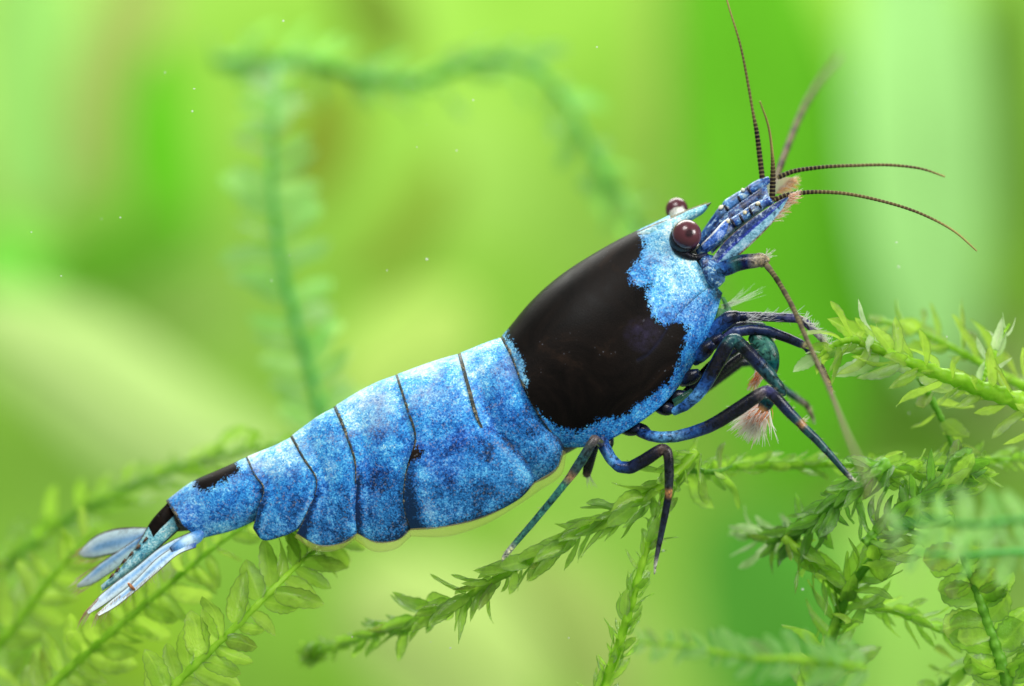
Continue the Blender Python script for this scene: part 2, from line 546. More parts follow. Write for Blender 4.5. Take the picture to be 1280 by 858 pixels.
def strap_leaf(path, width, c, label, cat='leaf'):
    """broad aquatic leaf far behind: a curved, cupped blade with thickness"""
    Q = cr(path, 40)
    P = W(Q[:, 0], Q[:, 1], Q[:, 2])
    f = (D + P[:, 1]) / D
    T = np.gradient(P, axis=0); T /= np.linalg.norm(T, axis=1)[:, None]
    N = np.array([0, -1.0, 0]) - T * T[:, 1:2] * -1
    N /= np.linalg.norm(N, axis=1)[:, None]
    B = np.cross(T, N)
    u = np.linspace(0, 1, 40)
    w = width * S * 0.5 * f * np.clip(np.sin(np.pi * np.clip(u * 0.94 + 0.03, 0, 1)), 0, 1) ** 0.55
    nv = 11
    s = np.linspace(-1, 1, nv)
    base = P[-1]
    V = P[:, None] + B[:, None] * (w[:, None] * s)[..., None] - N[:, None] * (0.22 * w[:, None] * s**2)[..., None]
    V2 = V + N[:, None] * 0.03
    F = np.concatenate([grid_faces(40, nv), grid_faces(40, nv, 40 * nv, True)])
    root = bpy.data.objects.new('broad_leaf', None)
    sc.collection.objects.link(root); root.location = base
    tag(root, label, cat, 'out-of-focus leaves behind the shrimp')
    m = broad_leaf_material('broad_leaf_green', c)
    mesh_obj('leaf_blade', np.concatenate([V.reshape(-1, 3), V2.reshape(-1, 3)]), F, m, root, base=base)
    v, ff = tube_geo(P + N * 0.05, 0.03 * f * (1 - u * 0.3) * (0.3 + w / w.max()), 8)
    mesh_obj('midrib', v, ff, m, root, base=base)


def K(r, g, b):
    return srgb(r, g, b)

BG = [
    ([(1140, -140, 9600), (1150, 150, 9650), (1175, 480, 9725)], 170, (0.32, 0.60, 0.20), 'broad pale green leaf upright behind the antenna tips'),
    ([(900, -140, 10100), (960, 150, 10100), (1000, 330, 10100), (990, 620, 10100)], 235, (0.11, 0.38, 0.018), 'broad saturated green leaf upright behind the head'),
    ([(1265, -60, 9850), (1262, 120, 9850), (1285, 330, 9850)], 90, (0.13, 0.28, 0.035), 'dark green narrow leaf beside the broad pale upright leaf'),
    ([(60, 350, 10100), (150, 315, 10100), (235, 270, 10100)], 110, (0.12, 0.34, 0.025), 'dark green rounded leaf among the brighter blurred ones'),
    ([(420, 90, 10350), (405, 170, 10350), (370, 260, 10350)], 90, (0.21, 0.29, 0.03), 'olive brown leaf behind the hanging moss strand'),
    ([(430, -50, 10100), (475, 20, 10100), (500, 85, 10100)], 85, (0.16, 0.26, 0.03), 'dark olive leaf above the arched moss strand'),
    ([(560, 200, 10350), (510, 290, 10350), (440, 360, 10350)], 80, (0.24, 0.38, 0.045), 'small dull green leaf behind the shrimp back'),
    ([(190, -60, 10225), (150, 60, 10225), (110, 230, 10225)], 110, (0.34, 0.44, 0.11), 'brownish green leaf drooping among bright green ones'),
    ([(20, -60, 10350), (50, 110, 10350), (30, 260, 10350)], 150, (0.32, 0.62, 0.15), 'pale green leaf beside the brownish drooping one'),
    ([(200, 60, 10150), (200, 180, 10150), (230, 330, 10150)], 95, (0.13, 0.48, 0.02), 'bright green leaf hanging behind the dark rounded one'),
    ([(-40, 380, 9725), (80, 450, 9725), (220, 545, 9725), (360, 590, 9725)], 150, (0.50, 0.68, 0.24), 'pale cream green leaf slanting behind the tail'),
    ([(-20, 280, 10350), (30, 370, 10350), (40, 470, 10350)], 110, (0.22, 0.66, 0.08), 'vivid light green leaf above the cream leaf'),
    ([(430, 730, 9850), (540, 790, 9850), (660, 900, 9850)], 200, (0.50, 0.66, 0.20), 'wide pale yellow leaf low beneath the abdomen'),
    ([(640, 690, 10225), (720, 780, 10225), (780, 900, 10225)], 130, (0.40, 0.53, 0.14), 'tan green leaf low beneath the hind legs'),
    ([(900, 640, 9975), (960, 740, 9975), (975, 920, 9975)], 190, (0.10, 0.35, 0.04), 'deep green leaf low behind the forelegs'),
    ([(1120, 600, 10225), (1130, 760, 10225), (1120, 930, 10225)], 180, (0.40, 0.70, 0.14), 'light green leaf behind the lower moss thicket'),
    ([(1150, 420, 10350), (1230, 460, 10350), (1330, 560, 10350)], 150, (0.28, 0.42, 0.11), 'dull olive leaf behind the thick moss stem'),
    ([(60, 780, 10225), (120, 760, 10225), (200, 880, 10225)], 170, (0.30, 0.52, 0.04), 'yellow green leaf low behind the pinnate moss'),
    ([(590, 380, 10475), (520, 440, 10475), (420, 500, 10475)], 140, (0.50, 0.68, 0.16), 'light yellow green leaf just above the abdomen'),
    ([(840, -80, 10475), (850, 40, 10475), (830, 210, 10475)], 100, (0.33, 0.50, 0.09), 'light olive leaf beside the saturated green upright leaf'),
]
for b in BG:
    strap_leaf(*b)

# ------------------------------------------------------------------ the shrimp
BASE = W(760, 600, -40)
shrimp = bpy.data.objects.new('shrimp', None)
sc.collection.objects.link(shrimp)
shrimp.location = BASE
tag(shrimp, 'blue and black freshwater shrimp perched on green moss', 'shrimp')

NAVY = (0.010, 0.020, 0.075); BLK = (0.006, 0.005, 0.009); BLUE = (0.016, 0.085, 0.34); LBL = (0.09, 0.30, 0.66)
PALE = (0.55, 0.76, 0.90); TEAL = (0.018, 0.085, 0.095); ORG = (0.52, 0.24, 0.08); TAN = (0.30, 0.25, 0.16)
CLR = (0.62, 0.62, 0.52); VIO = (0.05, 0.05, 0.17); GRN = (0.03, 0.16, 0.12); GOLD = (0.42, 0.30, 0.07)

# inner body, one continuous surface (soft membrane that shows at the joints)
spine = [(885, 318, 20), (850, 345, 48), (800, 390, 78), (740, 450, 92), (690, 495, 84), (640, 525, 80), (580, 552, 84), (520, 566, 80),
         (470, 578, 74), (420, 596, 66), (370, 607, 52), (320, 618, 38), (270, 634, 30), (230, 648, 20), (214, 656, 12)]
A = cr(spine, 120)
P = W(A[:, 0], A[:, 1], np.zeros(120))
V, F = tube_geo(P, A[:, 2] * S * 0.86, 28, flat=0.60)
body = mesh_obj('body', V, F, LEG, shrimp, {'pigment': np.repeat([[0.07, 0.07, 0.045]], len(V), 0)}, base=BASE)

RESV = 90


def plate(name, ribs, widths, nu, pig, flare=None, hmax=0.58, vent=0.70, sutf=None, sheenf=None, thick=0.006, smooth=12):
    """U-shaped shell plate: ribs run from the back line to the lower edge, front rib first"""
    NV = RESV
    th = np.linspace(0, math.pi / 2, NV * 6 // 10)
    h1 = hmax * (1 - np.cos(th)); p1 = np.sin(th) ** 0.92
    h2 = np.linspace(hmax, 1, NV - len(th) + 1)[1:]
    p2 = 1 - (1 - vent) * ((h2 - hmax) / (1 - hmax)) ** 2
    h = np.concatenate([h1, h2]); p = np.concatenate([p1, p2])
    R = np.stack([cr(r, 60) for r in ribs])                    # (k,60,2)
    kk = len(ribs)
    pos = np.concatenate([[0], np.cumsum(np.linalg.norm(np.diff(R[:, 25], axis=0), axis=1))])
    flat = R.reshape(kk, -1)
    full = np.zeros((nu, flat.shape[1]))
    us = np.linspace(0, pos[-1], nu)
    # smooth along the body for every rib sample
    m = np.gradient(flat, pos, axis=0, edge_order=1)
    idx = np.clip(np.searchsorted(pos, us, side='right') - 1, 0, kk - 2)
    hh = (pos[idx + 1] - pos[idx])[:, None]; t = ((us - pos[idx])[:, None]) / hh
    full = ((2*t**3 - 3*t**2 + 1) * flat[idx] + (t**3 - 2*t**2 + t) * hh * m[idx] + (-2*t**3 + 3*t**2) * flat[idx+1] + (t**3 - t**2) * hh * m[idx+1])
    for _ in range(smooth):
        full[1:-1] = (full[:-2] + 2 * full[1:-1] + full[2:]) / 4
    G = full.reshape(nu, 60, 2)
    fi = h * 59; i0 = np.clip(fi.astype(int), 0, 58); ft = (fi - i0)[None, :, None]
    XY = G[:, i0] * (1 - ft) + G[:, i0 + 1] * ft               # (nu,NV,2)
    u = us / pos[-1]
    wu = np.interp(u, np.linspace(0, 1, len(widths)), widths)
    for _ in range(150):
        wu[1:-1] = (wu[:-2] + 2 * wu[1:-1] + wu[2:]) / 4
    X, Y = XY[..., 0], XY[..., 1]
    dep = wu[:, None] * p[None]
    U = u[:, None] * np.ones((1, NV)); H = h[None] * np.ones((nu, 1))
    if flare is not None:
        dep = dep * (1 + flare(U, H))
    pg = pig(X, Y, U, H)
    sut = sutf(X, Y) if sutf else np.zeros_like(X)
    blo = sheenf(X, Y) if sheenf else np.zeros_like(X)
    near = W(X, Y, -dep + sut * 2.2)
    far = W(X, Y, dep)
    full3 = np.concatenate([far[:, ::-1], near[:, 1:]], 1)
    def both(a): return np.concatenate([a[:, ::-1], a[:, 1:]], 1)
    pgf = both(pg).reshape(-1, 4)
    n2 = 2 * NV - 1
    s4 = both(np.repeat(sut[..., None], 4, 2)).reshape(-1, 4)
    b4 = both(np.repeat(blo[..., None], 4, 2)).reshape(-1, 4)
    o = mesh_obj(name, full3.reshape(-1, 3), grid_faces(nu, n2), SHELL, body,
                 {'pigment': pgf, 'suture': s4, 'painted_sheen': b4}, base=BASE)
    md = o.modifiers.new('thickness', 'SOLIDIFY')
    md.thickness = thick; md.offset = -1 if nu else 1
    return o


# --- carapace
car_ribs = [
    [(838, 272), (845, 298), (866, 322), (884, 348), (901, 366)],
    [(832, 275), (848, 312), (870, 350), (893, 398)],
    [(820, 281), (845, 330), (868, 375), (881, 425)],
    [(800, 290), (832, 345), (855, 400), (866, 452)],
    [(775, 302), (812, 360), (835, 420), (846, 485)],
    [(745, 319), (785, 380), (810, 440), (820, 511)],
    [(710, 341), (750, 402), (780, 470), (790, 532)],
    [(680, 365), (715, 422), (745, 490), (762, 548)],
    [(655, 391), (680, 440), (705, 500), (735, 557)],
    [(637, 414), (652, 448), (668, 490), (690, 530), (714, 557)],
    [(628, 424), (640, 448), (652, 480), (672, 517), (690, 542), (703, 557)],
]
black_poly = [(634, 422), (634, 400), (655, 380), (680, 352), (710, 322), (745, 300), (775, 286), (797, 282), (806, 311), (800, 325), (786, 343), (790, 356),
              (806, 359), (818, 353), (808, 368), (814, 386), (818, 398), (830, 408), (842, 402), (854, 406), (860, 410), (852, 434),
              (846, 458), (834, 477), (814, 493), (794, 507), (778, 521), (751, 523), (735, 533), (727, 537), (703, 537), (683, 525),
              (660, 503), (656, 489), (658, 477), (654, 458), (648, 438), (638, 428)]


def pig_car(X, Y, U, H):
    sd = poly_sd(X, Y, black_poly)
    head = np.clip((X - 770) / 90, 0, 1) * np.clip((390 - Y) / 90 + 0.2, 0, 1)
    lower = np.clip(H * 1.6 - 0.6, 0, 1)
    pale = 0.54 + 0.22 * head - 0.10 * lower
    rear = np.clip((U - 0.975) / 0.02, 0, 1)
    rim = rear * 0.9
    teal = 0.15 + 0.55 * np.clip(head, 0, 1) + 0.5 * np.clip((U - 0.86) / 0.1, 0, 1) * (H < 0.5)
    # green corner below the antenna
    corner = np.clip(1 - np.hypot(X - 900, Y - 368) / 14, 0, 1)
    pale = pale - 0.6 * corner
    return np.stack([np.clip(sd / 40 + 0.5, 0, 1), rim, pale, np.clip(teal + corner, 0, 1)], -1)


def sut_car(X, Y):
    l = line_dist(X, Y, [(887, 357), (876, 366), (862, 378), (850, 390), (844, 396)])
    l2 = line_dist(X, Y, [(844, 396), (832, 412), (822, 428), (808, 444), (796, 450)])
    return np.clip(1 - l / 1.6, 0, 1) + 0.35 * np.clip(1 - l2 / 3.0, 0, 1)


def sheen_car(X, Y):  # mask of the violet sheen put into the black colour
    return np.clip(1 - np.hypot((X - 803) / 26, (Y - 418) / 24), 0, 1) ** 0.7


plate('carapace', car_ribs, [40, 46, 52, 60, 68, 74, 77, 77, 75, 72, 70], 200, pig_car, None, 0.56, 0.62, sut_car, sheen_car, 0.008, 150)

# --- abdomen
def pig_seg(dark_low, pale_top, black=None, pl_edge=0.0, violet=0.0, rimw=0.055, spot=None, front=0.2):
    def f(X, Y, U, H):
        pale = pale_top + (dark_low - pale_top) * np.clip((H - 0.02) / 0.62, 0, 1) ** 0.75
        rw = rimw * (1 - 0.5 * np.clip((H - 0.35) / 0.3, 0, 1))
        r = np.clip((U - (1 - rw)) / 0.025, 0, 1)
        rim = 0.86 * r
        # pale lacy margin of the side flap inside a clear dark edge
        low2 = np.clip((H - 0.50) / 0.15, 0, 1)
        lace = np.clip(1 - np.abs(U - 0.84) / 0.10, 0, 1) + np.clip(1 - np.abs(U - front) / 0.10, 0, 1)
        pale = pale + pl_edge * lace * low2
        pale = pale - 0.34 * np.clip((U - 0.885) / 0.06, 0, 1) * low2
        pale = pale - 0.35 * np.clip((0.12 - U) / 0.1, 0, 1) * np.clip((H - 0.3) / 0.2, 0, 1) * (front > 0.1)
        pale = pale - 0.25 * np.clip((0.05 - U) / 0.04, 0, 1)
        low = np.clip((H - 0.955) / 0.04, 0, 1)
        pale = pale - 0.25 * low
        sd = np.full(X.shape, -40.0)
        if black is not None: sd = poly_sd(X, Y, black)
        if spot is not None: sd = np.maximum(sd, poly_sd(X, Y, spot))
        teal = 0.12 + 0.35 * np.clip((H - 0.5) / 0.5, 0, 1) + 0.2 * low
        return np.stack([np.clip(sd / 40 + 0.5, 0, 1), rim, pale, teal], -1)
    return f


seg_over = lambda a, b: (lambda U, H: -0.10 * (2 * np.clip(U, 0, 0.8) / 0.8 - 1) ** 2 + a * np.clip((U - 0.75) / 0.25, 0, 1) * (H < 0.6) + b * np.clip((H - 0.5) / 0.3, 0, 1))
s1 = [[(642, 420), (656, 460), (672, 500), (694, 538), (704, 564)],
      [(610, 430), (622, 475), (643, 528), (670, 566), (694, 588)],
      [(590, 438), (600, 478), (617, 528), (648, 572), (680, 598)],
      [(573, 445), (582, 480), (596, 527), (625, 570), (662, 606)]]
s2 = [[(582, 443), (590, 482), (600, 522), (636, 552), (662, 584), (668, 603)],
      [(555, 450), (563, 490), (575, 540), (605, 595), (643, 627)],
      [(525, 460), (537, 500), (550, 550), (564, 610), (590, 651)],
      [(509, 466), (521, 505), (533, 550), (531, 605), (545, 660)],
      [(495, 471), (508, 510), (519, 548), (508, 588), (505, 635), (513, 662)]]
s3 = [[(503, 469), (514, 512), (526, 550), (516, 600), (514, 640), (515, 659)],
      [(470, 481), (482, 530), (492, 580), (490, 630), (494, 676)],
      [(445, 494), (457, 535), (467, 580), (466, 630), (470, 678)],
      [(418, 511), (432, 545), (443, 580), (443, 625), (447, 667)]]
s4 = [[(426, 508), (440, 545), (451, 582), (450, 625), (451, 662)],
      [(395, 525), (412, 560), (423, 600), (421, 645), (425, 680)],
      [(380, 536), (396, 570), (409, 605), (402, 645), (398, 682)],
      [(364, 548), (379, 575), (395, 600), (384, 640), (371, 667)]]
s5 = [[(372, 545), (388, 573), (403, 600), (393, 634), (378, 657)],
      [(340, 561), (352, 585), (364, 612), (358, 645), (350, 671)],
      [(322, 568), (333, 592), (345, 613), (338, 646), (329, 675)],
      [(308, 574), (318, 595), (329, 610), (323, 634), (317, 660)]]
s6 = [[(316, 571), (325, 593), (335, 612), (330, 632), (320, 649)],
      [(275, 589), (286, 608), (296, 627), (297, 645), (290, 662)],
      [(240, 605), (248, 622), (259, 640), (265, 655), (260, 670)],
      [(209, 628), (217, 641), (226, 655), (238, 664), (250, 673)]]
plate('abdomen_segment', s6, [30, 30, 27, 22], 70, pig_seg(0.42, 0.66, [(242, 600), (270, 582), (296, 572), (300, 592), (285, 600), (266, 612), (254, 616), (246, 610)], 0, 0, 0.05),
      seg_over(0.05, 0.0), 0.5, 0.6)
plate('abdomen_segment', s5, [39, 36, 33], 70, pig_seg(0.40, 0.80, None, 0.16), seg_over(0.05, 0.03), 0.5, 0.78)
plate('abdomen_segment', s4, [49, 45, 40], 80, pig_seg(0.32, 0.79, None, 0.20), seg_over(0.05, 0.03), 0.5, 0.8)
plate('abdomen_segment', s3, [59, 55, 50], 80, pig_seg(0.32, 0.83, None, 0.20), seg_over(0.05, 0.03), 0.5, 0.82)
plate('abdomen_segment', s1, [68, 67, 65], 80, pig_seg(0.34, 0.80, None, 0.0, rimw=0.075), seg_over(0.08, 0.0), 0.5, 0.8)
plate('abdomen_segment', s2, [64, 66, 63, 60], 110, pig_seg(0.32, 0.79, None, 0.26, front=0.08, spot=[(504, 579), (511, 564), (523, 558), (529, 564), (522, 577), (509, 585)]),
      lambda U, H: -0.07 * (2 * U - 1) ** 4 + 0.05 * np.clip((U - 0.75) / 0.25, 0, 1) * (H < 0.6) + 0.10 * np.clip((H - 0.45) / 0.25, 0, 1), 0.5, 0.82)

# clear margins below the side flaps
def film_strip(pts_top, pts_bot, d):
    return blade('flap_margin', pts_top, pts_bot, FILM, body, d, 1.2, 0, 60, 8,
                 lambda u, v: np.stack([0.72 - 0.25 * (v > 0.8), 0.66 - 0.25 * (v > 0.8), 0.20 - 0.1 * (v > 0.8)], -1), base=BASE)
film_strip([(703, 562), (697, 582), (668, 603), (640, 624), (600, 646), (560, 657), (513, 661)],
           [(708, 566), (703, 592), (674, 614), (645, 634), (602, 658), (560, 671), (513, 671)], [-56, -60, -58])
film_strip([(513, 661), (494, 675), (470, 677), (447, 667)], [(514, 671), (494, 687), (468, 690), (444, 676)], [-50, -48])
film_strip([(447, 666), (425, 679), (398, 681), (371, 667)], [(446, 673), (425, 687), (396, 689), (368, 672)], [-42, -38])

# --- tail fan
def col_telson(u, v):
    blk = np.where((u < 0.30) & (v < 0.50), 0.85, 0.0)
    rim = np.where(np.abs(v - 0.5) > 0.45, 0.9, 0.0)
    return np.stack([blk, rim, 0.50 + 0.22 * u], -1)

telson = blade('telson', [(211, 627), (190, 650), (172, 680), (150, 710), (126, 732)], [(226, 661), (205, 680), (175, 708), (148, 726), (128, 739)], SHELL, shrimp,
               [-4, -6, -6], 9, 0, 70, 24, col_telson, base=BASE)
for q, (sx, sy) in enumerate([(184, 672), (175, 681), (166, 690), (157, 699), (149, 710), (142, 717)]):
    vv, ff = tube_geo(W(np.array([sx, sx - 3, sx - 6]), np.array([sy, sy + 4, sy + 7.]), np.array([-15, -16, -13.])), np.array([1.8, 1.6, 0.5]) * S, 8)
    mesh_obj('spine', vv, ff, LEG, telson, {'pigment': np.repeat([[0.10, 0.05, 0.02]], len(vv), 0)}, base=BASE)


def col_uro(lo, stripe=0.5):
    def f(u, v):
        cen = 0.75 * np.exp(-((v - stripe) / 0.22) ** 2)[..., None]
        c = np.array([0.74, 0.92, 1.0]) * (1 - cen) + cen * np.array(lo)
        tip = np.clip((u - 0.72) / 0.25, 0, 1)[..., None]
        c = c * (1 - tip) + tip * np.array([0.86, 0.95, 1.0])
        base = np.clip((0.12 - u) / 0.1, 0, 1)[..., None]
        c = c * (1 - base) + base * np.array(BLUE)
        e = ((v > 0.91) | (v < 0.05))[..., None]
        c = np.where(e, np.array([0.10, 0.07, 0.05]), c)
        return c
    return f


def uropod(top, bot, depth, th, tilt, joint, stripe=0.5):
    o = blade('tail_fan_lobe', top, bot, FAN, shrimp, depth, th, tilt, 70, 22, col_uro((0.06, 0.32, 0.76), stripe), base=BASE)
    if joint:
        (x0, y0), (x1, y1), d = joint
        vv, ff = tube_geo(W(np.linspace(x0, x1, 6), np.linspace(y0, y1, 6) , np.full(6, d) - 1.5 * np.sin(np.linspace(0, 3.14, 6))), np.array([1, 2.0, 2.2, 2.2, 2.0, 1]) * S, 8)
        mesh_obj('joint', vv, ff, LEG, o, {'pigment': np.repeat([[0.50, 0.20, 0.07]], len(vv), 0)}, base=BASE)
    return o


uropod([(192, 660), (165, 659), (139, 662), (118, 671), (105, 683), (98, 692)], [(180, 676), (160, 688), (134, 695), (115, 698), (104, 697), (99, 694)], [24, 44, 70], 3.5, 4, ((140, 662), (146, 673), 43), 0.55)
uropod([(180, 668), (165, 677), (146, 690), (128, 702), (110, 718), (96, 731)], [(174, 686), (160, 699), (145, 712), (130, 722), (112, 732), (97, 735)], [14, 24, 40], 3.5, 4, None, 0.3)
uropod([(240, 664), (205, 681), (167, 711), (143, 729), (123, 746), (108, 764)], [(236, 682), (206, 697), (172, 725), (151, 742), (130, 757), (111, 768)], [-20, -26, -32], 4, -6, None, 0.4)
uropod([(246, 668), (201, 694), (163, 731), (143, 747), (121, 767)], [(245, 685), (226, 692), (199, 714), (169, 740), (138, 763), (124, 770)], [-24, -36, -46], 4, -8, ((160, 729), (168, 738), -45), 0.45)
tube('tail_fan_base', [(252, 664, -14, 6, BLUE), (246, 671, -18, 8, LBL), (235, 677, -22, 8, PALE), (223, 684, -26, 7, LBL), (214, 689, -28, 5, NAVY)], FAN, shrimp, 30, 14, BASE)
# fringe of setae round the fan
hs = []
for (edge, dirv, d, n_) in [([(104, 684), (98, 692), (103, 698), (134, 697)], (-9, 5), 66, 26), ([(128, 703), (97, 731), (98, 735), (130, 721)], (-11, 8), 38, 36),
                            ([(123, 748), (108, 766), (114, 765)], (-10, 16), -32, 30), ([(150, 744), (121, 768), (134, 761), (165, 738)], (-4, 13), -46, 40), ([(165, 738), (200, 709)], (3, 8), -44, 22)]:
    E = cr(edge, n_)
    for q in range(n_):
        l = 0.6 + 0.7 * random.random()
        hs.append(((E[q, 0], E[q, 1], d), (E[q, 0] + dirv[0] * l + random.uniform(-2, 2), E[q, 1] + dirv[1] * l + random.uniform(-2, 2), d + random.uniform(-3, 3)),
                   0.5, (0.55, 0.36, 0.20) if random.random() < 0.6 else (0.7, 0.62, 0.5), (0, 0, 0)))
hairs('tail_fringe', hs, BRISTLE, shrimp, BASE)

# --- rostrum and eyes
def col_ros(u, v):
    rim = np.where((v < 0.13) | (u > 0.92), 0.95, 0.0)
    return np.stack([0 * u, rim, 0.70 - 0.25 * u - 0.25 * (v > 0.75) * u], -1)

ros = blade('rostrum', [(796, 290), (820, 279), (840, 271), (860, 262), (878, 256), (889, 253)], [(800, 300), (828, 296), (848, 286), (866, 275), (879, 267), (889, 254)], SHELL, shrimp,
            [-14, -8, -4], 13, 0, 60, 20, col_ros, base=BASE)
hs = []
for q in range(34):
    t = q / 33
    e = cr([(790, 293), (820, 279.5), (850, 267), (880, 255.5)], 34)[q]
    hs.append(((e[0], e[1] + 1, -4), (e[0] + 4, e[1] - 3.2, -4), 0.75, (0.45, 0.33, 0.08), (0, 0, 0)))
hairs('rostrum_teeth', hs, BRISTLE, shrimp, BASE)


def eye(cx, cy, d, r, look):
    nu, nv = 40, 56
    th = np.linspace(0, math.pi, nu)[:, None]; ph = np.linspace(0, 2 * math.pi, nv)[None]
    C = W(cx, cy, d)
    n = np.stack([np.sin(th) * np.cos(ph), np.sin(th) * np.sin(ph), np.cos(th) * np.ones_like(ph)], -1)
    V = C + n * r * S * np.array([1.0, 0.95, 1.03])
    lk = np.array(look, float); lk /= np.linalg.norm(lk)
    a = np.arccos(np.clip(n @ lk, -1, 1))
    base = np.ones((nu, nv, 1)) * np.array([0.085, 0.020, 0.030])
    dark = np.clip(1 - (a - 0.20) / 0.16, 0, 1)[..., None]
    c = base * (1 - dark) + dark * np.array([0.005, 0.002, 0.006])
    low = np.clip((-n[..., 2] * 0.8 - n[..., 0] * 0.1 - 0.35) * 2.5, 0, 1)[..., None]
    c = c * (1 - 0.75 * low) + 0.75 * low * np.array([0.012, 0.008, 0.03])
    e = mesh_obj('eye', V.reshape(-1, 3), grid_faces(nu, nv), EYE, shrimp, {'pigment': c.reshape(-1, 3)}, base=BASE)
    return e


e1 = eye(858.5, 293.5, -50, 18.0, (0.12, -1, 0.05))
e2 = eye(846, 262, 44, 14.5, (0.1, 0.9, 0.5))
# eye stalks and the dark orbit the near eye sits in
tube('eye_stalk', [(852, 303, -20, 12, BLK), (853, 301, -34, 17, BLK), (855, 299, -42, 18.5, BLK), (857, 296, -48, 17, BLK)], LEG, e1, 16, 20, BASE)
tube('eye_stalk', [(852, 280, 16, 9, PALE), (849, 272, 30, 11, (0.5, 0.5, 0.42)), (847, 267, 40, 12, (0.45, 0.42, 0.36))], CHITIN, e2, 16, 18, BASE)
tube('orbit_rim', [(842, 286, -38, 2, BLK), (840, 301, -42, 3, BLK), (845, 312, -44, 4.2, BLK), (857, 319, -44, 4.8, BLK), (871, 322, -42, 4, BLK), (884, 318, -40, 2.5, NAVY)], LEG, shrimp, 40, 12, BASE)

# --- head appendages
# dark cheek below the eye, base of the second antenna
blade('antenna_base', [(872, 322), (884, 318), (896, 322), (908, 334)], [(878, 342), (886, 356), (896, 360), (906, 352)], SNOUT, shrimp, [-36, -40, -40], 12, 0, 40, 20,
      lambda u, v: np.where((u < 0.35)[..., None] | (np.abs(v - 0.15) < 0.06)[..., None], np.array(BLK), np.array([0.10, 0.30, 0.52])), base=BASE)


def peduncle(name, pts, d):
    return tube(name, pts, CHITIN, shrimp, 50, 16, BASE)

far_ped = tube('antennule_stalk', [(874, 305, -8, 4.59, BLUE), (884, 292, -10, 6.89, LBL), (897, 274, -10, 7.35, BLUE), (904, 265, -10, 7.81, (0.20, 0.40, 0.66)), (907, 261, -10, 6.80, (0.012, 0.04, 0.16)), (909, 259, -10, 7.81, LBL),
                   (920, 251, -10, 8.27, (0.20, 0.40, 0.66)), (932, 243, -10, 7.35, LBL), (936, 240, -10, 6.80, (0.012, 0.04, 0.16)), (939, 238, -10, 7.17, BLUE), (948, 232, -10, 6.89, (0.20, 0.40, 0.66)), (957, 227, -10, 5.51, BLUE), (962, 224, -10, 3.67, (0.012, 0.04, 0.16))], SNOUT, shrimp, 90, 18, BASE)
near_ped = tube('antennule_stalk', [(872, 316, -34, 4.59, BLUE), (884, 309, -38, 6.43, (0.03, 0.10, 0.42)), (898, 297, -40, 7.35, LBL), (911, 285, -40, 8.27, (0.40, 0.46, 0.50)), (915, 281, -40, 6.80, (0.012, 0.04, 0.16)), (918, 279, -40, 7.35, BLUE),
                    (926, 274, -40, 7.53, (0.20, 0.40, 0.66)), (934, 268, -40, 6.98, LBL), (938, 265, -40, 6.80, (0.012, 0.04, 0.16)), (942, 262, -40, 6.98, (0.50, 0.50, 0.38)), (951, 257, -40, 6.61, (0.20, 0.40, 0.66)), (957, 254, -40, 5.51, BLUE), (963, 251, -40, 5.97, (0.03, 0.09, 0.5)), (968, 249, -40, 3.67, (0.012, 0.04, 0.16))], SNOUT, shrimp, 90, 18, BASE)
blade('antennule_plate', [(880, 297), (904, 270), (934, 247), (958, 231)], [(890, 318), (915, 294), (940, 274), (963, 256)], SNOUT, shrimp, [-18, -22, -22], 7, 0, 60, 20,
      lambda u, v: np.where((np.abs(v - 0.5) < 0.12)[..., None], np.array([0.16, 0.30, 0.42]), np.array([0.006, 0.012, 0.04])), base=BASE)
for (x0, y0, x1, y1, d) in [(905, 256, 911, 265, -18), (934, 234, 940, 244, -17), (913, 273, 920, 285, -49), (936, 259, 941, 270, -47), (924, 268, 930, 279, -48), (947, 252, 952, 262, -46), (922, 244, 927, 255, -18)]:
    vv, ff = tube_geo(W(np.linspace(x0, x1, 6), np.linspace(y0, y1, 6), np.full(6, d) + np.array([5, 1, 0, 0, 1, 5.])), np.array([0.8, 1.5, 1.7, 1.7, 1.5, 0.8]) * S, 8)
    mesh_obj('joint_ring', vv, ff, LEG, shrimp, {'pigment': np.repeat([[0.012, 0.010, 0.02]], len(vv), 0)}, base=BASE)
for (x0, y0, x1, y1, d) in [(898, 262, 904, 257, -18), (926, 239, 931, 237, -17), (907, 280, 912, 274, -49), (944, 257, 950, 253, -47), (929, 268, 933, 264, -48)]:
    vv, ff = tube_geo(W(np.linspace(x0, x1, 6), np.linspace(y0, y1, 6), np.full(6, d)), np.array([0.8, 2.0, 2.6, 2.6, 2.0, 0.8]) * S, 8)
    mesh_obj('pale_patch', vv, ff, CHITIN, shrimp, {'pigment': np.repeat([[0.72, 0.66, 0.44]], len(vv), 0)}, base=BASE)
# pointed side scale of the stalk
blade('stalk_spine', [(876, 306), (890, 292), (903, 278), (911, 272)], [(880, 313), (894, 304), (906, 294), (912, 274)], CHITIN, near_ped, [-46, -50, -48], 3, 0, 30, 10,
      lambda u, v: np.where((v < 0.2)[..., None], np.array([0.75, 0.8, 0.85]), np.array([0.05, 0.16, 0.6])), base=BASE)
# antennal scale: long blade with a clear fringe
def col_scale(u, v):
    c = np.where((v < 0.35)[..., None], np.array([0.03, 0.06, 0.20]), np.array([0.22, 0.48, 0.66]))
    c = np.where((np.abs(v - 0.42) < 0.07)[..., None], np.array([0.03, 0.06, 0.42]), c)
    e = ((v > 0.93) | (v < 0.04))[..., None]
    return np.where(e, np.array([0.22, 0.15, 0.05]), c)

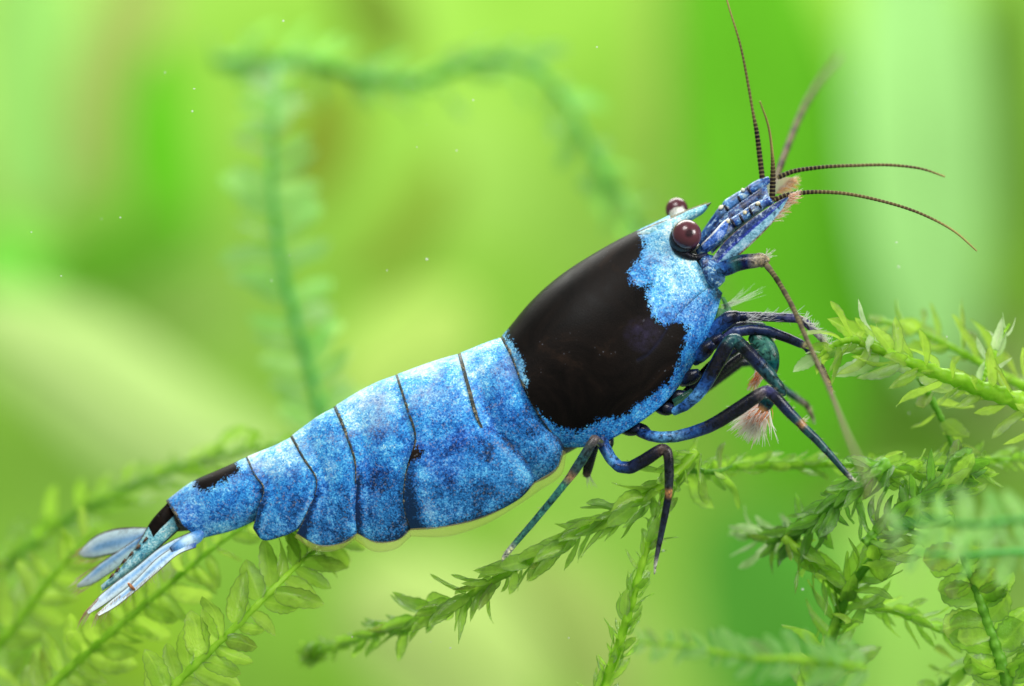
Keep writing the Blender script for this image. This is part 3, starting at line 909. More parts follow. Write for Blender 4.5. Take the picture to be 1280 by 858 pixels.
blade('antennal_scale', [(888, 326), (905, 303), (930, 281), (955, 263), (976, 250), (985, 246)], [(900, 338), (915, 327), (940, 305), (962, 283), (978, 263), (986, 248)], CHITIN, shrimp, [-44, -54, -56], 4, 6, 70, 20, col_scale, base=BASE)
blade('antennal_scale', [(905, 268), (930, 252), (955, 232), (978, 222), (992, 222)], [(915, 282), (940, 266), (962, 248), (982, 236), (993, 226)], FILM2, shrimp, [14, 18, 22], 4, 6, 60, 16,
      lambda u, v: np.array([0.10, 0.34, 0.42]) * (1 - u[..., None]) + u[..., None] * np.array([0.55, 0.42, 0.30]), base=BASE)
hs = []
for q in range(120):
    t = random.random()
    x0 = 962 + 26 * t; y0 = 274 - 30 * t + random.uniform(-3, 3)
    hs.append(((x0, y0, -54), (x0 + 10 + 8 * random.random(), y0 - 12 * random.random() + 4, -54 + random.uniform(-5, 5)), 0.6, random.choice([(0.80, 0.42, 0.25), (0.85, 0.62, 0.5), (0.8, 0.75, 0.65)]), (1, 1, 0)))
for q in range(130):
    t = random.random()
    x0 = 970 + 18 * t; y0 = 226 + 14 * (1 - t) + random.uniform(-3, 3)
    hs.append(((x0, y0, 20), (x0 + 9 + 8 * random.random(), y0 + random.uniform(-6, 6), 20 + random.uniform(-6, 6)), 0.6, random.choice([(0.85, 0.45, 0.15), (0.75, 0.6, 0.4), (0.8, 0.72, 0.6)]), (1, 0, 0)))
hairs('scale_fringe', hs, BRISTLE, shrimp, BASE)

# flagella
DK = (0.020, 0.014, 0.010); MD = (0.10, 0.075, 0.03); LT = (0.30, 0.25, 0.08); RC = (0.34, 0.29, 0.12)
def flag(pts, ring=5.0, n=700):
    pts = [(p[0], p[1], p[2], p[3] * 0.74, p[4]) for p in pts]
    return tube('antenna_flagellum', pts, FLAG, shrimp, n, 8, BASE, rings=ring, ringcol=RC)
flag([(953, 224, -10, 4.6, DK), (949, 190, -10, 4.4, DK), (945, 160, -12, 3.6, DK), (942, 145, -12, 2.6, MD), (936, 110, -14, 2.3, MD), (925, 55, -16, 1.8, MD), (910, 5, -20, 1.5, LT), (902, -25, -24, 1.3, LT)])
flag([(965, 252, -42, 4.8, DK), (966, 225, -44, 4.7, DK), (966, 206, -50, 3.6, MD), (965, 190, -60, 2.6, LT), (961, 160, -80, 2.0, LT), (950, 127, -110, 1.2, LT)], 5.0, 300)
flag([(972, 222, -8, 4.4, DK), (990, 215, -8, 4.0, DK), (1020, 210, -8, 3.3, DK), (1070, 207, -6, 2.7, MD), (1120, 207, -4, 2.4, MD), (1155, 212, -2, 2.0, MD), (1181, 221, 0, 1.5, LT)])
flag([(968, 250, -42, 4.6, DK), (985, 244, -42, 4.3, DK), (1005, 241, -42, 3.7, DK), (1045, 241, -42, 3.0, MD), (1100, 251, -42, 2.6, MD), (1155, 269, -40, 2.3, MD), (1195, 291, -38, 1.9, LT), (1221, 314, -36, 1.4, LT)])
# second antennae: far one runs back, near one bends towards the lens
flag([(968, 228, 40, 6, (0.045, 0.03, 0.02)), (982, 190, 130, 6, (0.05, 0.035, 0.022)), (1000, 145, 260, 5.4, (0.06, 0.04, 0.026)), (1020, 108, 420, 4.6, (0.07, 0.05, 0.03)), (1050, 70, 640, 3.6, (0.10, 0.07, 0.05))], 6.0, 200)
tube('antenna_stalk', [(898, 338, -46, 9, LBL), (908, 335, -50, 10, BLUE), (920, 330, -54, 10, TEAL), (935, 327, -58, 9.5, NAVY), (945, 326, -60, 9, (0.30, 0.26, 0.2)), (952, 325, -62, 8.5, TAN), (957, 330, -64, 7.5, (0.25, 0.2, 0.13))], LEG, shrimp, 50, 16, BASE)
flag([(953, 326, -62, 5.95, TAN), (963, 338, -70, 4.76, (0.10, 0.085, 0.05)), (985, 373, -90, 4.25, (0.09, 0.075, 0.045)), (1010, 428, -130, 3.91, (0.10, 0.08, 0.05)), (1035, 483, -210, 3.40, (0.13, 0.10, 0.065)),
      (1060, 545, -360, 2.72, (0.2, 0.16, 0.1)), (1090, 610, -560, 2.04, (0.22, 0.18, 0.12)), (1120, 680, -800, 1.53, (0.24, 0.2, 0.14)), (1150, 735, -1040, 1.02, (0.24, 0.2, 0.14))], 4.0, 500)
hs = []
for q in range(16):
    hs.append(((955 + random.uniform(-3, 4), 324 + random.uniform(-3, 3), -66), (965 + random.uniform(-8, 8), 314 + random.uniform(-6, 8), -66), 0.5, (0.75, 0.75, 0.65), (0, 0, 0)))
hairs('stalk_bristles', hs, BRISTLE, shrimp, BASE)

# --- legs
def leg(pts, n=90, nr=16):
    pts = [(p[0], p[1], p[2], p[3] * 0.85, p[4]) for p in pts]
    o = tube('leg', pts, LEG, shrimp, 190, nr, BASE, linear=2)
    hs = []
    for q in range(len(pts) - 1):
        (x0, y0, d0, r0, _), (x1, y1, d1, r1, _) = pts[q], pts[q + 1]
        L_ = math.hypot(x1 - x0, y1 - y0)
        if L_ < 1 or q < len(pts) * 0.35: continue
        nx, ny = -(y1 - y0) / L_, (x1 - x0) / L_
        for _ in range(max(1, int(L_ / 7))):
            t = random.random(); sg = random.choice((-1, 1))
            cx, cy, rr = x0 + (x1 - x0) * t, y0 + (y1 - y0) * t, r0 + (r1 - r0) * t
            ln = random.uniform(1.5, 4.5)
            hs.append(((cx + sg * nx * rr * 0.9, cy + sg * ny * rr * 0.9, d0), (cx + sg * nx * (rr + ln) + (x1 - x0) / L_ * 3, cy + sg * ny * (rr + ln) + (y1 - y0) / L_ * 3, d0), 0.32, (0.62, 0.55, 0.42), (0, 0, 0)))
    if hs: hairs('fine_hairs', hs, BRISTLE, o, BASE)
    return o

# far-side legs first
leg([(880, 485, 30, 9, BLK), (900, 470, 50, 9.5, BLK), (925, 452, 60, 9, BLK), (940, 452, 66, 7, NAVY), (960, 472, 74, 6.5, TEAL), (990, 494, 84, 5.5, TEAL), (1008, 506, 92, 5, TAN), (1016, 522, 96, 3, TAN), (1018, 530, 98, 1.2, CLR)])
leg([(845, 505, 20, 8, NAVY), (875, 485, 34, 8.5, BLK), (905, 462, 44, 8, BLK), (922, 448, 50, 7.5, BLK), (936, 440, 52, 5, BLK)])
leg([(856, 494, -8, 7, NAVY), (872, 478, -10, 9, BLK), (888, 461, -14, 9.5, BLK), (908, 443, -18, 9, NAVY), (924, 433, -20, 7.5, BLK), (936, 430, -20, 4, TAN)])
leg([(876, 445, 4, 7, NAVY), (892, 425, 4, 9, BLK), (908, 412, 6, 8.5, NAVY), (930, 407, 8, 7, BLK), (952, 408, 12, 6, TEAL), (964, 418, 14, 4, TAN), (968, 426, 14, 1.5, CLR)])
# upper hairy leg
lg = leg([(884, 425, -20, 10, BLUE), (898, 408, -26, 11, BLUE), (912, 398, -30, 11.5, NAVY), (919, 396, -32, 9.5, BLK), (925, 396, -32, 7.5, NAVY), (945, 396, -36, 7.0, BLK), (972, 397, -40, 7.0, NAVY), (994, 398, -44, 7, VIO), (1002, 400, -45, 5.5, TAN), (1008, 404, -46, 6, VIO), (1020, 416, -50, 5.5, (0.28, 0.25, 0.3)), (1031, 428, -54, 4, (0.45, 0.42, 0.42)), (1039, 436, -56, 1.2, CLR)])
hs = []
for q in range(70):
    t = random.random(); x0 = 932 + 66 * t; y0 = 397 + random.uniform(-6, 6)
    hs.append(((x0, y0, -44), (x0 + 8 + 6 * random.random(), y0 - random.choice([9, 7, -6]) * random.random() - 2, -46), 0.35, (0.7, 0.72, 0.75), (0, 0, 0)))
for q in range(70):
    t = random.random(); x0 = 1003 + 34 * t; y0 = 400 + 34 * t
    a = random.uniform(-1.6, 0.6)
    hs.append(((x0, y0, -52), (x0 + 13 * math.cos(a), y0 + 13 * math.sin(a), -54), 0.4, (0.78, 0.78, 0.75), (0, 0, 0)))
hairs('bristles', hs, BRISTLE, lg, BASE)
# second curved leg
leg([(908, 423, -30, 7.5, VIO), (920, 415, -34, 8, (0.05, 0.08, 0.22)), (940, 412, -38, 8, NAVY), (960, 414, -42, 7.8, NAVY), (985, 423, -46, 7.2, BLK), (1001, 430, -48, 6.5, NAVY), (1005, 432, -48, 5.4, TAN), (1009, 435, -48, 5.6, NAVY),
     (1019, 449, -50, 5.4, BLK), (1028, 462, -52, 5, TAN), (1035, 477, -54, 4.2, GOLD), (1039, 488, -55, 2.8, GOLD), (1040, 494, -55, 1, CLR)])
# claw with brushes
claw = tube('claw', [(938, 420, -30, 6, TEAL), (946, 424, -34, 13, GRN), (954, 436, -36, 16, (0.04, 0.15, 0.13)), (961, 450, -38, 14, (0.03, 0.12, 0.11)), (964, 462, -38, 9, TEAL), (963, 470, -38, 5, ORG)], LEG, shrimp, 40, 20, BASE, flat=0.7)
hs = []
for q in range(90):
    hs.append(((948 + random.uniform(-4, 8), 466 + random.uniform(-5, 7), -36), (936 + random.uniform(-3, 12), 484 + random.uniform(-8, 8), -36 + random.uniform(-6, 6)), 0.7, random.choice([(0.85, 0.30, 0.08), (0.85, 0.62, 0.52), (0.85, 0.8, 0.75)]), (0, 0, 0)))
hairs('claw_brush', hs, BRISTLE, claw, BASE)
claw2 = tube('claw', [(966, 492, -48, 7, TEAL), (961, 498, -50, 9.5, (0.03, 0.06, 0.05)), (955, 507, -50, 9, (0.012, 0.03, 0.025)), (949, 514, -50, 6, ORG), (946, 517, -50, 3, ORG)], LEG, shrimp, 30, 18, BASE)
hs = []
for q in range(420):
    t = random.random()
    x0 = 955 + random.uniform(-10, 8); y0 = 512 + random.uniform(-7, 5)
    ln = random.uniform(14, 48)
    a = random.gauss(2.25, 0.36)
    or_ = ln < 23
    hs.append(((x0, y0, -50 + random.uniform(-5, 5)), (x0 + ln * math.cos(a), y0 + ln * math.sin(a), -50 + random.uniform(-12, 12)), 0.8, (0.88, 0.34, 0.10) if or_ else random.choice([(0.97, 0.95, 0.92), (0.95, 0.92, 0.88), (0.92, 0.78, 0.70)]), (random.uniform(-3, 3), random.uniform(-2, 2), 0)))
hairs('claw_brush', hs, BRISTLE, claw2, BASE)
# bent cleaning leg
leg([(842, 515, -40, 6, LBL), (856, 508, -50, 7.5, BLUE), (870, 496, -56, 8.5, LBL), (881, 482, -60, 9.5, BLUE), (890, 466, -64, 10.5, BLK), (900, 448, -68, 11, BLK), (908, 433, -70, 10.5, BLK), (913, 426, -70, 9.8, TEAL), (920, 425, -70, 9.5, TEAL),
     (932, 437, -70, 9.8, BLK), (948, 454, -70, 10.3, NAVY), (962, 469, -70, 10, TEAL), (968, 477, -68, 8.4, (0.03, 0.11, 0.12)), (974, 484, -66, 8.2, (0.03, 0.12, 0.12)), (979, 491, -64, 6, TEAL), (981, 495, -64, 2, TEAL)], 120)
# long front walking leg
lg = leg([(800, 541, -40, 7, NAVY), (812, 545, -50, 8, BLUE), (825, 547, -56, 8.4, LBL), (845, 546, -62, 8.6, (0.10, 0.26, 0.5)), (865, 541, -68, 9, BLUE), (885, 534, -74, 9.5, NAVY), (900, 526, -78, 10, BLK), (925, 510, -84, 10.3, BLK), (945, 496, -88, 9.8, BLK), (953, 490, -90, 8, (0.16, 0.13, 0.14)),
     (959, 488, -90, 7.8, VIO), (970, 497, -90, 8.6, BLK), (985, 514, -88, 8.2, NAVY), (997, 526, -86, 7.4, TEAL), (1001, 530, -86, 6.4, ORG), (1005, 535, -85, 6.8, TEAL), (1020, 549, -83, 6.4, (0.02, 0.06, 0.07)), (1040, 571, -80, 5.2, TEAL), (1058, 592, -77, 4.2, (0.015, 0.04, 0.045)), (1064, 598, -76, 3.4, CLR), (1069, 604, -75, 1.6, CLR), (1072, 609, -74, 0.6, CLR)], 140)
hs = []
for (x0, y0) in [(958, 481), (978, 498), (990, 511), (1003, 524), (1005, 526), (1006, 527), (1060, 590), (1066, 600), (1068, 602)]:
    for r in range(2):
        hs.append(((x0, y0, -90), (x0 + random.uniform(2, 8), y0 - random.uniform(-2, 6), -90), 0.5, (0.8, 0.75, 0.6), (0, 0, 0)))
hairs('bristles', hs, BRISTLE, lg, BASE)
# fourth leg
leg([(752, 548, -46, 9, NAVY), (756, 560, -54, 9, BLUE), (764, 574, -60, 8.6, LBL), (774, 584, -64, 8.5, BLUE), (788, 585, -68, 9.3, NAVY), (805, 576, -74, 9.6, BLK), (820, 566, -78, 9.2, BLK), (828, 561, -80, 8, (0.10, 0.06, 0.05)), (834, 564, -80, 7.5, (0.08, 0.06, 0.06)), (836, 575, -80, 7.2, BLK), (836.5, 595, -79, 7, (0.02, 0.025, 0.03)),
     (836, 610, -78, 6.2, (0.02, 0.03, 0.03)), (836, 616, -78, 5.4, ORG), (835, 623, -78, 5.6, BLK), (831, 645, -76, 5.2, (0.012, 0.016, 0.03)), (826, 670, -72, 4.4, (0.02, 0.03, 0.05)), (821, 695, -68, 3.3, (0.05, 0.05, 0.07)), (819, 706, -66, 2.6, CLR), (818, 718, -64, 1.0, CLR)], 140)
# hind leg
leg([(752, 556, -50, 6, NAVY), (748, 552, -72, 6.6, (0.06, 0.05, 0.05)), (743, 549, -86, 6.8, (0.14, 0.11, 0.11)), (738, 557, -88, 7, (0.05, 0.055, 0.05)), (728, 574, -88, 7.4, TEAL), (718, 589, -86, 7, (0.035, 0.06, 0.055)), (713, 596, -85, 6, (0.42, 0.24, 0.12)), (706, 605, -84, 5.4, GRN), (690, 625, -82, 5, (0.03, 0.14, 0.12)), (665, 655, -78, 4.7, (0.04, 0.17, 0.14)),
     (645, 678, -74, 4.4, (0.04, 0.15, 0.12)), (635, 690, -72, 4.2, CLR), (630, 697, -70, 3.6, CLR), (629, 706, -69, 1.8, CLR), (630, 712, -68, 0.7, CLR)], 130)
# stub of the hind leg of the far side
lg = leg([(742, 558, -20, 8, NAVY), (738, 572, -14, 8, BLK), (735, 585, -8, 7.4, BLK), (733, 594, -6, 6, (0.09, 0.06, 0.045)), (732, 597, -6, 3, TAN)])
hairs('bristles', [((734 + random.uniform(-3, 4), 592, -8), (742 + random.uniform(-8, 6), 606 + random.uniform(-2, 7), -8), 0.35, (0.8, 0.8, 0.7), (0, 0, 0)) for _ in range(14)], BRISTLE, lg, BASE)
# leg bases along the lower edge of the carapace
for (x0, y0, x1, y1, r, c) in [(868, 452, 892, 428, 9, BLUE), (852, 478, 874, 466, 9, NAVY), (836, 500, 858, 494, 9, BLK), (822, 510, 842, 512, 8.5, NAVY), (792, 534, 812, 543, 8.5, NAVY), (760, 545, 756, 562, 9, NAVY), (780, 538, 800, 536, 8, BLK), (876, 440, 904, 420, 8, TEAL)]:
    tube('leg_base', [(x0, y0, -20, r * 0.7, c), ((2*x0 + x1) / 3, (2*y0 + y1) / 3, -30, r, c), ((x0 + 2*x1) / 3, (y0 + 2*y1) / 3, -36, r, BLK), (x1, y1, -40, r * 0.6, NAVY)], LEG, shrimp, 24, 14, BASE)
# clear green mouthpart plates
for top, bot, d in [([(896, 385), (893, 402), (882, 425), (866, 450)], [(912, 388), (910, 410), (896, 430), (872, 452)], -24),
                    ([(900, 370), (905, 385), (896, 408)], [(906, 372), (916, 392), (906, 416)], -10),
                    ([(840, 500), (850, 494), (864, 486)], [(846, 512), (858, 508), (872, 494)], -44)]:
    blade('mouthpart', top, bot, FILM2, shrimp, [d, d - 4, d], 3, 0, 30, 12,
          lambda u, v: np.where((v < 0.3)[..., None], np.array([0.03, 0.16, 0.10]), np.array([0.10, 0.30, 0.16])), base=BASE)
hs = []
for q in range(26):
    hs.append(((903 + random.uniform(-2, 4), 384 + random.uniform(-3, 3), -14), (930 + random.uniform(-4, 28), 362 + random.uniform(-8, 8), -14), 0.45, (0.75, 0.82, 0.7), (0, 2, 0)))
hairs('feathery_palp', hs, clear_material('faint_bristle', 0.30), shrimp, BASE)

# ------------------------------------------------------------------ moss
def leaf_mesh(name, w, curl, keel, blunt=0.55, tooth=0.07, twist=0.0, seed=0):
    nu, nv = 12, 5
    r = random.Random(seed)
    f1, f2, p1, p2 = r.uniform(5, 9), r.uniform(3, 6), r.uniform(0, 6), r.uniform(0, 6)
    V, C = [], []
    for i in range(nu):
        u = i / (nu - 1)
        ww = w * (u + 0.02) ** 0.42 * (1 - u) ** blunt * 1.75
        for j in range(nv):
            s = j / (nv - 1) * 2 - 1
            a = twist * u
            ed = abs(s) > 0.9
            y = ww * s * 0.5 * (1 + (tooth * (1 if (i % 2) else -1) if ed and u > 0.3 else 0)) + 0.03 * math.sin(u * 5 + p1) * u
            z = curl * u * u + keel * abs(s) ** 1.5 * ww * 0.5 + 0.05 * w * abs(s) * math.sin(u * f1 + s * 2 + p1) + 0.03 * math.sin(u * f2 + p2)
            V.append((u, y * math.cos(a), z + y * math.sin(a)))
            C.append((abs(s), u, 0, 1))
    me = bpy.data.meshes.new(name)
    me.from_pydata(V, [], [tuple(int(x) for x in f) for f in grid_faces(nu, nv)])
    at = me.attributes.new('pigment', 'FLOAT_COLOR', 'POINT')
    at.data.foreach_set('color', np.array(C, np.float32).ravel())
    me.polygons.foreach_set('use_smooth', [True] * len(me.polygons))
    return me


NARROW = [(0.40, 0.16, 0.5), (0.44, -0.14, 0.6), (0.38, 0.26, 0.45), (0.46, 0.08, 0.8), (0.42, -0.26, 0.45)]
OVATE = [(0.48, 0.14, 0.35), (0.54, -0.10, 0.5), (0.46, 0.26, 0.4), (0.50, -0.24, 0.3)]
ROUND = [(0.62, 0.12, 0.30), (0.70, 0.2, 0.40), (0.66, -0.1, 0.35)]
_lm = {}


def leaf_set(shape, mat, blunt):
    key = (id(shape), mat.name, blunt)
    if key not in _lm:
        r = []
        for k in range(9):
            w, c, kk = shape[k % len(shape)]
            me = leaf_mesh('moss_leaf', w * (0.9 + 0.2 * ((k * 7) % 5) / 4), c * (1 + 0.3 * (k % 3)), kk, blunt, twist=(-0.45, 0.4, 0.0, 0.7, -0.2)[k % 5], seed=k)
            me.materials.append(mat)
            r.append(me)
        _lm[key] = r
    return _lm[key]


M_FRESH = leaf_material('fresh_moss_leaf', (0.34, 0.60, 0.035), (0.60, 0.84, 0.11), (0.13, 0.25, 0.02), 0.28, 0.6, 0.10)
M_MID = leaf_material('mid_moss_leaf', (0.26, 0.60, 0.03), (0.56, 0.88, 0.08), (0.09, 0.25, 0.016), 0.18, 0.55, 0.13)
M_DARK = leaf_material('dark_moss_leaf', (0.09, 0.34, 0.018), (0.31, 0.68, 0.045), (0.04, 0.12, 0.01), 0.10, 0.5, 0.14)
M_FAR = leaf_material('far_moss_leaf', (0.20, 0.56, 0.09), (0.40, 0.74, 0.16), (0.10, 0.36, 0.05), 0.2, 0.55)
M_PALE = leaf_material('pale_moss_leaf', (0.55, 0.84, 0.32), (0.86, 0.95, 0.66), (0.26, 0.5, 0.14), 0.30)
M_TEALG = leaf_material('cool_moss_leaf', (0.30, 0.72, 0.15), (0.52, 0.86, 0.28), (0.16, 0.48, 0.10), 0.30, 0.6)
ST_FRESH = stem_material('fresh_stem', (0.26, 0.56, 0.02), (0.44, 0.74, 0.06), 0.4)
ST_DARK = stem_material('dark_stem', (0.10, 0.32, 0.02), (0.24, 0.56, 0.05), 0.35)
ST_COOL = stem_material('cool_stem', (0.06, 0.36, 0.05), (0.12, 0.48, 0.09), 0.25)
GROUP = 'moss fronds around the shrimp'


def frond(label, path, stem_r, L, spacing, mode, ang, mat, stem_mat, seed, shape=OVATE, blunt=0.55, start=0.0, end=1.0, tip=0.55, jit=0.25, group=GROUP, cat='moss', into=None, tipmat=None, lean=0.0):
    rnd = random.Random(seed)
    Q = cr(path, 160)
    P = W(Q[:, 0], Q[:, 1], Q[:, 2])
    f = (D + P[:, 1]) / D
    Tn = np.gradient(P, axis=0); Tn /= np.linalg.norm(Tn, axis=1)[:, None]
    cum = np.concatenate([[0], np.cumsum(np.linalg.norm(np.diff(P, axis=0), axis=1))])
    if into is None:
        root = bpy.data.objects.new('moss_frond', None)
        sc.collection.objects.link(root)
        base = P[0]
        root.location = base
        tag(root, label, cat, group)
    else:                                   # a branch growing on another frond: a part of it, its leaves sub-parts
        root = into
        base = np.array(into.location)
    u = np.linspace(0, 1, 160)
    R = stem_r * S * f * (1 - 0.65 * u ** 1.5) * (1 + 0.10 * np.sin(u * 90) + 0.05 * np.sin(u * 41))
    V, F = tube_geo(P, R, 10)
    st = mesh_obj('branch' if into else 'stem', V, F, stem_mat, root, base=base)
    if into:
        st['label'] = label
        root = st
    meshes = leaf_set(shape, mat, blunt)
    tmesh = leaf_set(shape, tipmat, blunt) if tipmat else meshes
    s = start * cum[-1]; k = 0
    B0 = Vector(base)
    while s < end * cum[-1]:
        i = min(int(np.searchsorted(cum, s)), 159)
        T = Vector(Tn[i]); uu = s / cum[-1]
        N = Vector((0, -1, 0)); N = (N - T * T.dot(N)).normalized()
        B = T.cross(N)
        sides = [1, -1] if mode == 'pinnate' else [0]
        for sd in sides:
            k += 1
            a = ang + rnd.gauss(0, 0.22)
            if mode == 'pinnate':
                rad = (B * sd + N * (rnd.gauss(0, jit) + lean)).normalized()
                nrm0 = N + B * rnd.gauss(0, jit) + T * rnd.gauss(0, jit)
            else:
                ph = k * 2.39996 + rnd.gauss(0, 0.2)
                rad = B * math.cos(ph) + N * math.sin(ph)
                nrm0 = rad * math.cos(a) - T * math.sin(a) + Vector((rnd.gauss(0, jit), rnd.gauss(0, jit), rnd.gauss(0, jit))) * 0.6
            d = (T * math.cos(a) + rad * math.sin(a)).normalized()
            n = (nrm0 - d * d.dot(nrm0)).normalized()
            c = n.cross(d)
            taper = 1.0 - (1 - tip) * max(0, (uu - 0.55) / 0.45)
            if mode == 'pinnate':
                ln = L * S * f[i] * taper * (rnd.uniform(0.84, 1.16) if rnd.random() < 0.93 else rnd.uniform(0.5, 0.8))
            else:
                if rnd.random() < 0.06: continue
                ln = L * S * f[i] * taper * (rnd.uniform(0.70, 1.25) if rnd.random() < 0.85 else rnd.uniform(0.4, 0.7))
            wd = ln * rnd.uniform(0.8, 1.2)
            pos = Vector(P[i]) + rad * R[i] * 0.75 - B0
            M = Matrix(((d.x * ln, c.x * wd, n.x * ln, pos.x), (d.y * ln, c.y * wd, n.y * ln, pos.y), (d.z * ln, c.z * wd, n.z * ln, pos.z), (0, 0, 0, 1)))
            lf = bpy.data.objects.new('leaf', (tmesh if uu > 0.86 else meshes)[rnd.randrange(9)])
            sc.collection.objects.link(lf)
            lf.parent = root
            lf.matrix_local = M
        s += spacing * S * f[i] * rnd.uniform(0.8, 1.25)
    return root


# sharp fronds by the tail
frond('sharp yellow-green pinnate frond just below the tail', [(195, 880, -30), (240, 835, -32), (300, 778, -34), (350, 728, -20), (390, 690, 30), (430, 665, 75), (460, 640, 95)], 5.5, 56, 19, 'pinnate', 1.12, M_FRESH, ST_FRESH, 11, OVATE, 0.6, jit=0.32)
frond('pinnate frond crossing directly behind the tail fan', [(40, 880, 110), (110, 815, 110), (190, 748, 110), (260, 690, 110), (330, 640, 110)], 6, 54, 19, 'pinnate', 1.15, M_FRESH, ST_FRESH, 12, OVATE, 0.6, jit=0.4)
frond('soft green pinnate frond ending left of the tail fan', [(-40, 850, 230), (20, 780, 230), (70, 715, 230), (120, 660, 240)], 6, 52, 24, 'pinnate', 1.15, M_FRESH, ST_FRESH, 13, OVATE, 0.6, jit=0.5)
frond('dark blurred frond slanting up behind the tail toward the abdomen', [(-60, 760, 520), (30, 690, 500), (110, 635, 480), (200, 593, 460), (280, 568, 440), (380, 552, 420), (470, 530, 420)], 6, 50, 8, 'spiral', 0.75, M_MID, ST_DARK, 14, OVATE, jit=0.5)
frond('faint blurred frond in the corner below the dark slanting one', [(-60, 700, 420), (-10, 740, 400), (30, 800, 380), (40, 880, 380)], 5, 46, 18, 'pinnate', 1.1, M_MID, ST_FRESH, 15, OVATE, jit=0.5)
# central fronds under the body
central = frond('leafy frond under the abdomen, tapering to a rounded bud', [(870, 565, -20), (835, 600, -40), (780, 637, -60), (720, 668, -66), (670, 697, -66), (635, 716, -64), (580, 748, -30), (520, 775, 30), (450, 800, 110), (390, 817, 190)], 6, 46, 4.0, 'spiral', 0.42, M_MID, ST_FRESH, 21, NARROW, 0.75, tip=0.42, jit=0.3)
frond('tight bud of tiny leaves', [(400, 815, 178), (390, 817, 190), (380, 819, 200)], 11, 17, 1.6, 'spiral', 0.6, M_MID, ST_FRESH, 22, ROUND, 0.4, tip=0.8, into=central)
frond('upright frond beneath the fourth leg', [(745, 890, -40), (765, 830, -48), (785, 770, -56), (800, 715, -60), (815, 665, -60), (832, 620, -40), (850, 590, -10)], 6.5, 30, 3.6, 'spiral', 0.62, M_MID, ST_FRESH, 23, OVATE, 0.7, tip=0.8, jit=0.4)
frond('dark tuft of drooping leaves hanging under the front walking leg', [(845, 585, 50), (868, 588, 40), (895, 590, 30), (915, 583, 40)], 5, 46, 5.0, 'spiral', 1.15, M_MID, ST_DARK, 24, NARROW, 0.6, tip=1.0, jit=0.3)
frond('thin horizontal frond running behind the front leg tip', [(860, 592, 70), (930, 582, 80), (1000, 580, 90), (1080, 580, 90), (1160, 578, 80), (1230, 575, 90), (1320, 572, 110)], 6, 27, 5.5, 'spiral', 0.42, M_MID, ST_FRESH, 25, OVATE, 0.5, tip=1.0, jit=0.3)
# thick stem at the right
thick = frond('thick bright stem with broad leaves beside the front legs', [(1330, 520, -60), (1270, 500, -60), (1215, 482, -62), (1150, 458, -64), (1100, 438, -66), (1075, 428, -66)], 13, 54, 6.5, 'spiral', 0.95, M_FRESH, ST_FRESH, 31, OVATE, 0.8, jit=0.7, tip=0.9, tipmat=M_PALE)
frond('spray of tender leaves at the end of the thick stem', [(1120, 445, -60), (1090, 430, -62), (1062, 425, -66), (1035, 436, -70), (1018, 450, -72)], 6, 50, 5, 'spiral', 0.75, M_FRESH, ST_FRESH, 32, OVATE, 0.75, tip=0.7, jit=0.4, tipmat=M_PALE, into=thick)
frond('soft leafy shoot rising behind the thick stem', [(1310, 500, 120), (1255, 470, 120), (1200, 440, 130), (1150, 415, 150), (1100, 400, 170)], 6, 56, 10, 'spiral', 0.9, M_FRESH, ST_FRESH, 33, OVATE, 0.7, jit=0.4)
frond('short toothed shoot standing on the thick stem', [(1225, 480, 10), (1240, 450, 10), (1250, 425, 10), (1262, 405, 10)], 4, 34, 9, 'spiral', 0.6, M_PALE, ST_FRESH, 34, NARROW, 0.8, jit=0.3, into=thick)
frond('side shoot dropping from the thick stem to the lower moss', [(1150, 470, 40), (1165, 500, 40), (1182, 535, 40), (1195, 575, 50)], 5, 42, 12, 'spiral', 0.9, M_FRESH, ST_DARK, 35, ROUND, 0.6, jit=0.4, into=thick)
# thicket at lower right
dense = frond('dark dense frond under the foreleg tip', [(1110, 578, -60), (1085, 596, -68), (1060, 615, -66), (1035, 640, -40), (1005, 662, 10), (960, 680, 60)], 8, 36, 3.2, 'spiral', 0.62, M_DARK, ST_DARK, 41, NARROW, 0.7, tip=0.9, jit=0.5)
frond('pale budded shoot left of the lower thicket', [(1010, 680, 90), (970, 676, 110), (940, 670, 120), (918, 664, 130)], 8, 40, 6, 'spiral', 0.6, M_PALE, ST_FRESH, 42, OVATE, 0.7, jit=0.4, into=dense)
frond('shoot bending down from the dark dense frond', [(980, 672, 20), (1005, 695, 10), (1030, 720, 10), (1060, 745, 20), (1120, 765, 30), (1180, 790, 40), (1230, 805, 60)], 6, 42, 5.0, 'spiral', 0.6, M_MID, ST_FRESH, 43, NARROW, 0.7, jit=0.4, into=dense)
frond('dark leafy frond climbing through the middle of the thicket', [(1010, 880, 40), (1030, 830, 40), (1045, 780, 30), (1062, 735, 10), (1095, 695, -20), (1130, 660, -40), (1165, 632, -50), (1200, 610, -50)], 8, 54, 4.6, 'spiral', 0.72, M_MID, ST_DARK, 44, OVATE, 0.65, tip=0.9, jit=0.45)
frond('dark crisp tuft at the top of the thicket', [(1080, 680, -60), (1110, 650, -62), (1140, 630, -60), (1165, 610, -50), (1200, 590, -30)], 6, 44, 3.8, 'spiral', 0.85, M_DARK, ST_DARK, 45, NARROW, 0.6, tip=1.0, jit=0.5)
frond('clustered dark sprig above the thicket beside the thick stem', [(1080, 590, -20), (1130, 588, -20), (1180, 585, -20), (1230, 580, -20)], 6, 36, 3.8, 'spiral', 0.8, M_MID, ST_DARK, 46, OVATE, 0.5, tip=1.0, jit=0.5)
frond('upright stem with cupped round leaves at the corner of the thicket', [(1275, 900, -60), (1255, 840, -60), (1235, 780, -62), (1215, 725, -70), (1200, 690, -80)], 9, 50, 15, 'pinnate', 1.2, M_MID, ST_DARK, 47, ROUND, 0.4, tip=0.9, jit=0.5)
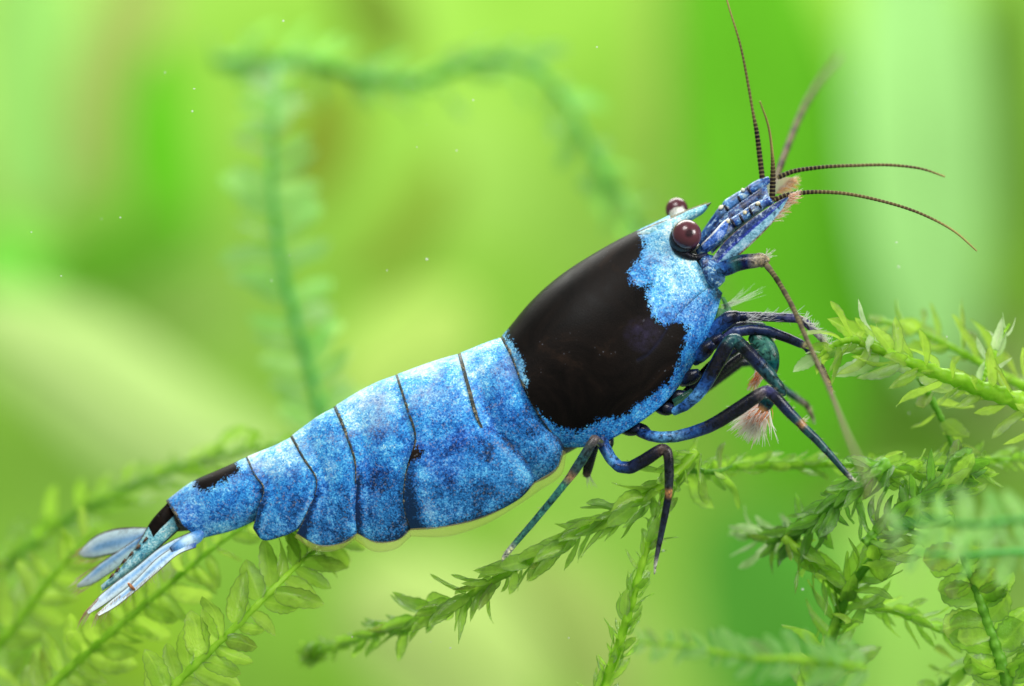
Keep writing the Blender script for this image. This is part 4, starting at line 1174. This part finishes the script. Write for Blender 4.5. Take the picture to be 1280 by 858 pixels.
frond('blurred cool green frond in front of the thicket', [(1330, 640, -420), (1270, 650, -430), (1210, 655, -440), (1150, 650, -450), (1110, 665, -450)], 5, 44, 27, 'pinnate', 1.1, M_TEALG, ST_COOL, 48, OVATE, 0.5, jit=0.4)
frond('second blurred cool green frond low in front of the thicket', [(1340, 700, -330), (1270, 690, -340), (1200, 695, -350), (1140, 690, -350)], 5, 40, 30, 'pinnate', 1.1, M_TEALG, ST_COOL, 49, OVATE, 0.5, jit=0.4)
frond('blurred pale frond lying across the bottom left of the thicket', [(1080, 835, -330), (1010, 825, -330), (930, 822, -330), (860, 808, -330), (800, 803, -330)], 5, 38, 20, 'pinnate', 0.95, M_TEALG, ST_FRESH, 50, OVATE, 0.6, jit=0.5)
frond('loose frond filling the corner behind the round-leaved stem', [(1330, 780, 60), (1280, 800, 60), (1220, 830, 70), (1160, 870, 80)], 8, 58, 8, 'spiral', 0.9, M_MID, ST_DARK, 51, OVATE, 0.6, jit=0.5)
# far strands
frond('far blurred strand hanging from the arch, upright behind the back', [(410, 560, 640), (398, 500, 660), (375, 420, 680), (350, 320, 720), (340, 220, 780), (343, 130, 860), (345, 80, 960)], 7, 62, 27, 'pinnate', 1.15, M_TEALG, ST_COOL, 61, OVATE, 0.55, tip=0.6, jit=0.4)
frond('far blurred arched strand above the back', [(270, 78, 1250), (340, 78, 1200), (400, 82, 1150), (470, 102, 1100), (550, 95, 1100), (610, 72, 1100), (670, 90, 1100), (715, 140, 1050), (745, 200, 1000), (790, 270, 1000), (830, 340, 1000)], 8, 58, 12, 'spiral', 0.85, M_FAR, ST_COOL, 62, OVATE, 0.55, tip=1.0, jit=0.4)

# dust drifting in the water
rs = random.Random(99)
for k in range(60):
    px, py, d = rs.uniform(20, 1260), rs.uniform(20, 840), rs.uniform(-160, 120)
    if abs(py - (860 - 0.62 * px)) < 190 and 80 < px < 1060: continue
    c = W(px, py, d)
    r = rs.uniform(0.5, 1.1) * S
    V = []
    th = np.linspace(0, math.pi, 6)[:, None]; ph = np.linspace(0, 2 * math.pi, 8)[None]
    n = np.stack([np.sin(th) * np.cos(ph), np.sin(th) * np.sin(ph), np.cos(th) * np.ones_like(ph)], -1)
    V = n * r * np.array([rs.uniform(0.6, 1.7), 1, rs.uniform(0.6, 1.5)])
    o = mesh_obj('dust_speck', V.reshape(-1, 3), grid_faces(6, 8), BRISTLE, None, {'pigment': np.full((48, 3), 0.85)})
    o.location = c
    tag(o, 'tiny white speck of dust drifting in the water', 'speck', 'dust specks in the water')
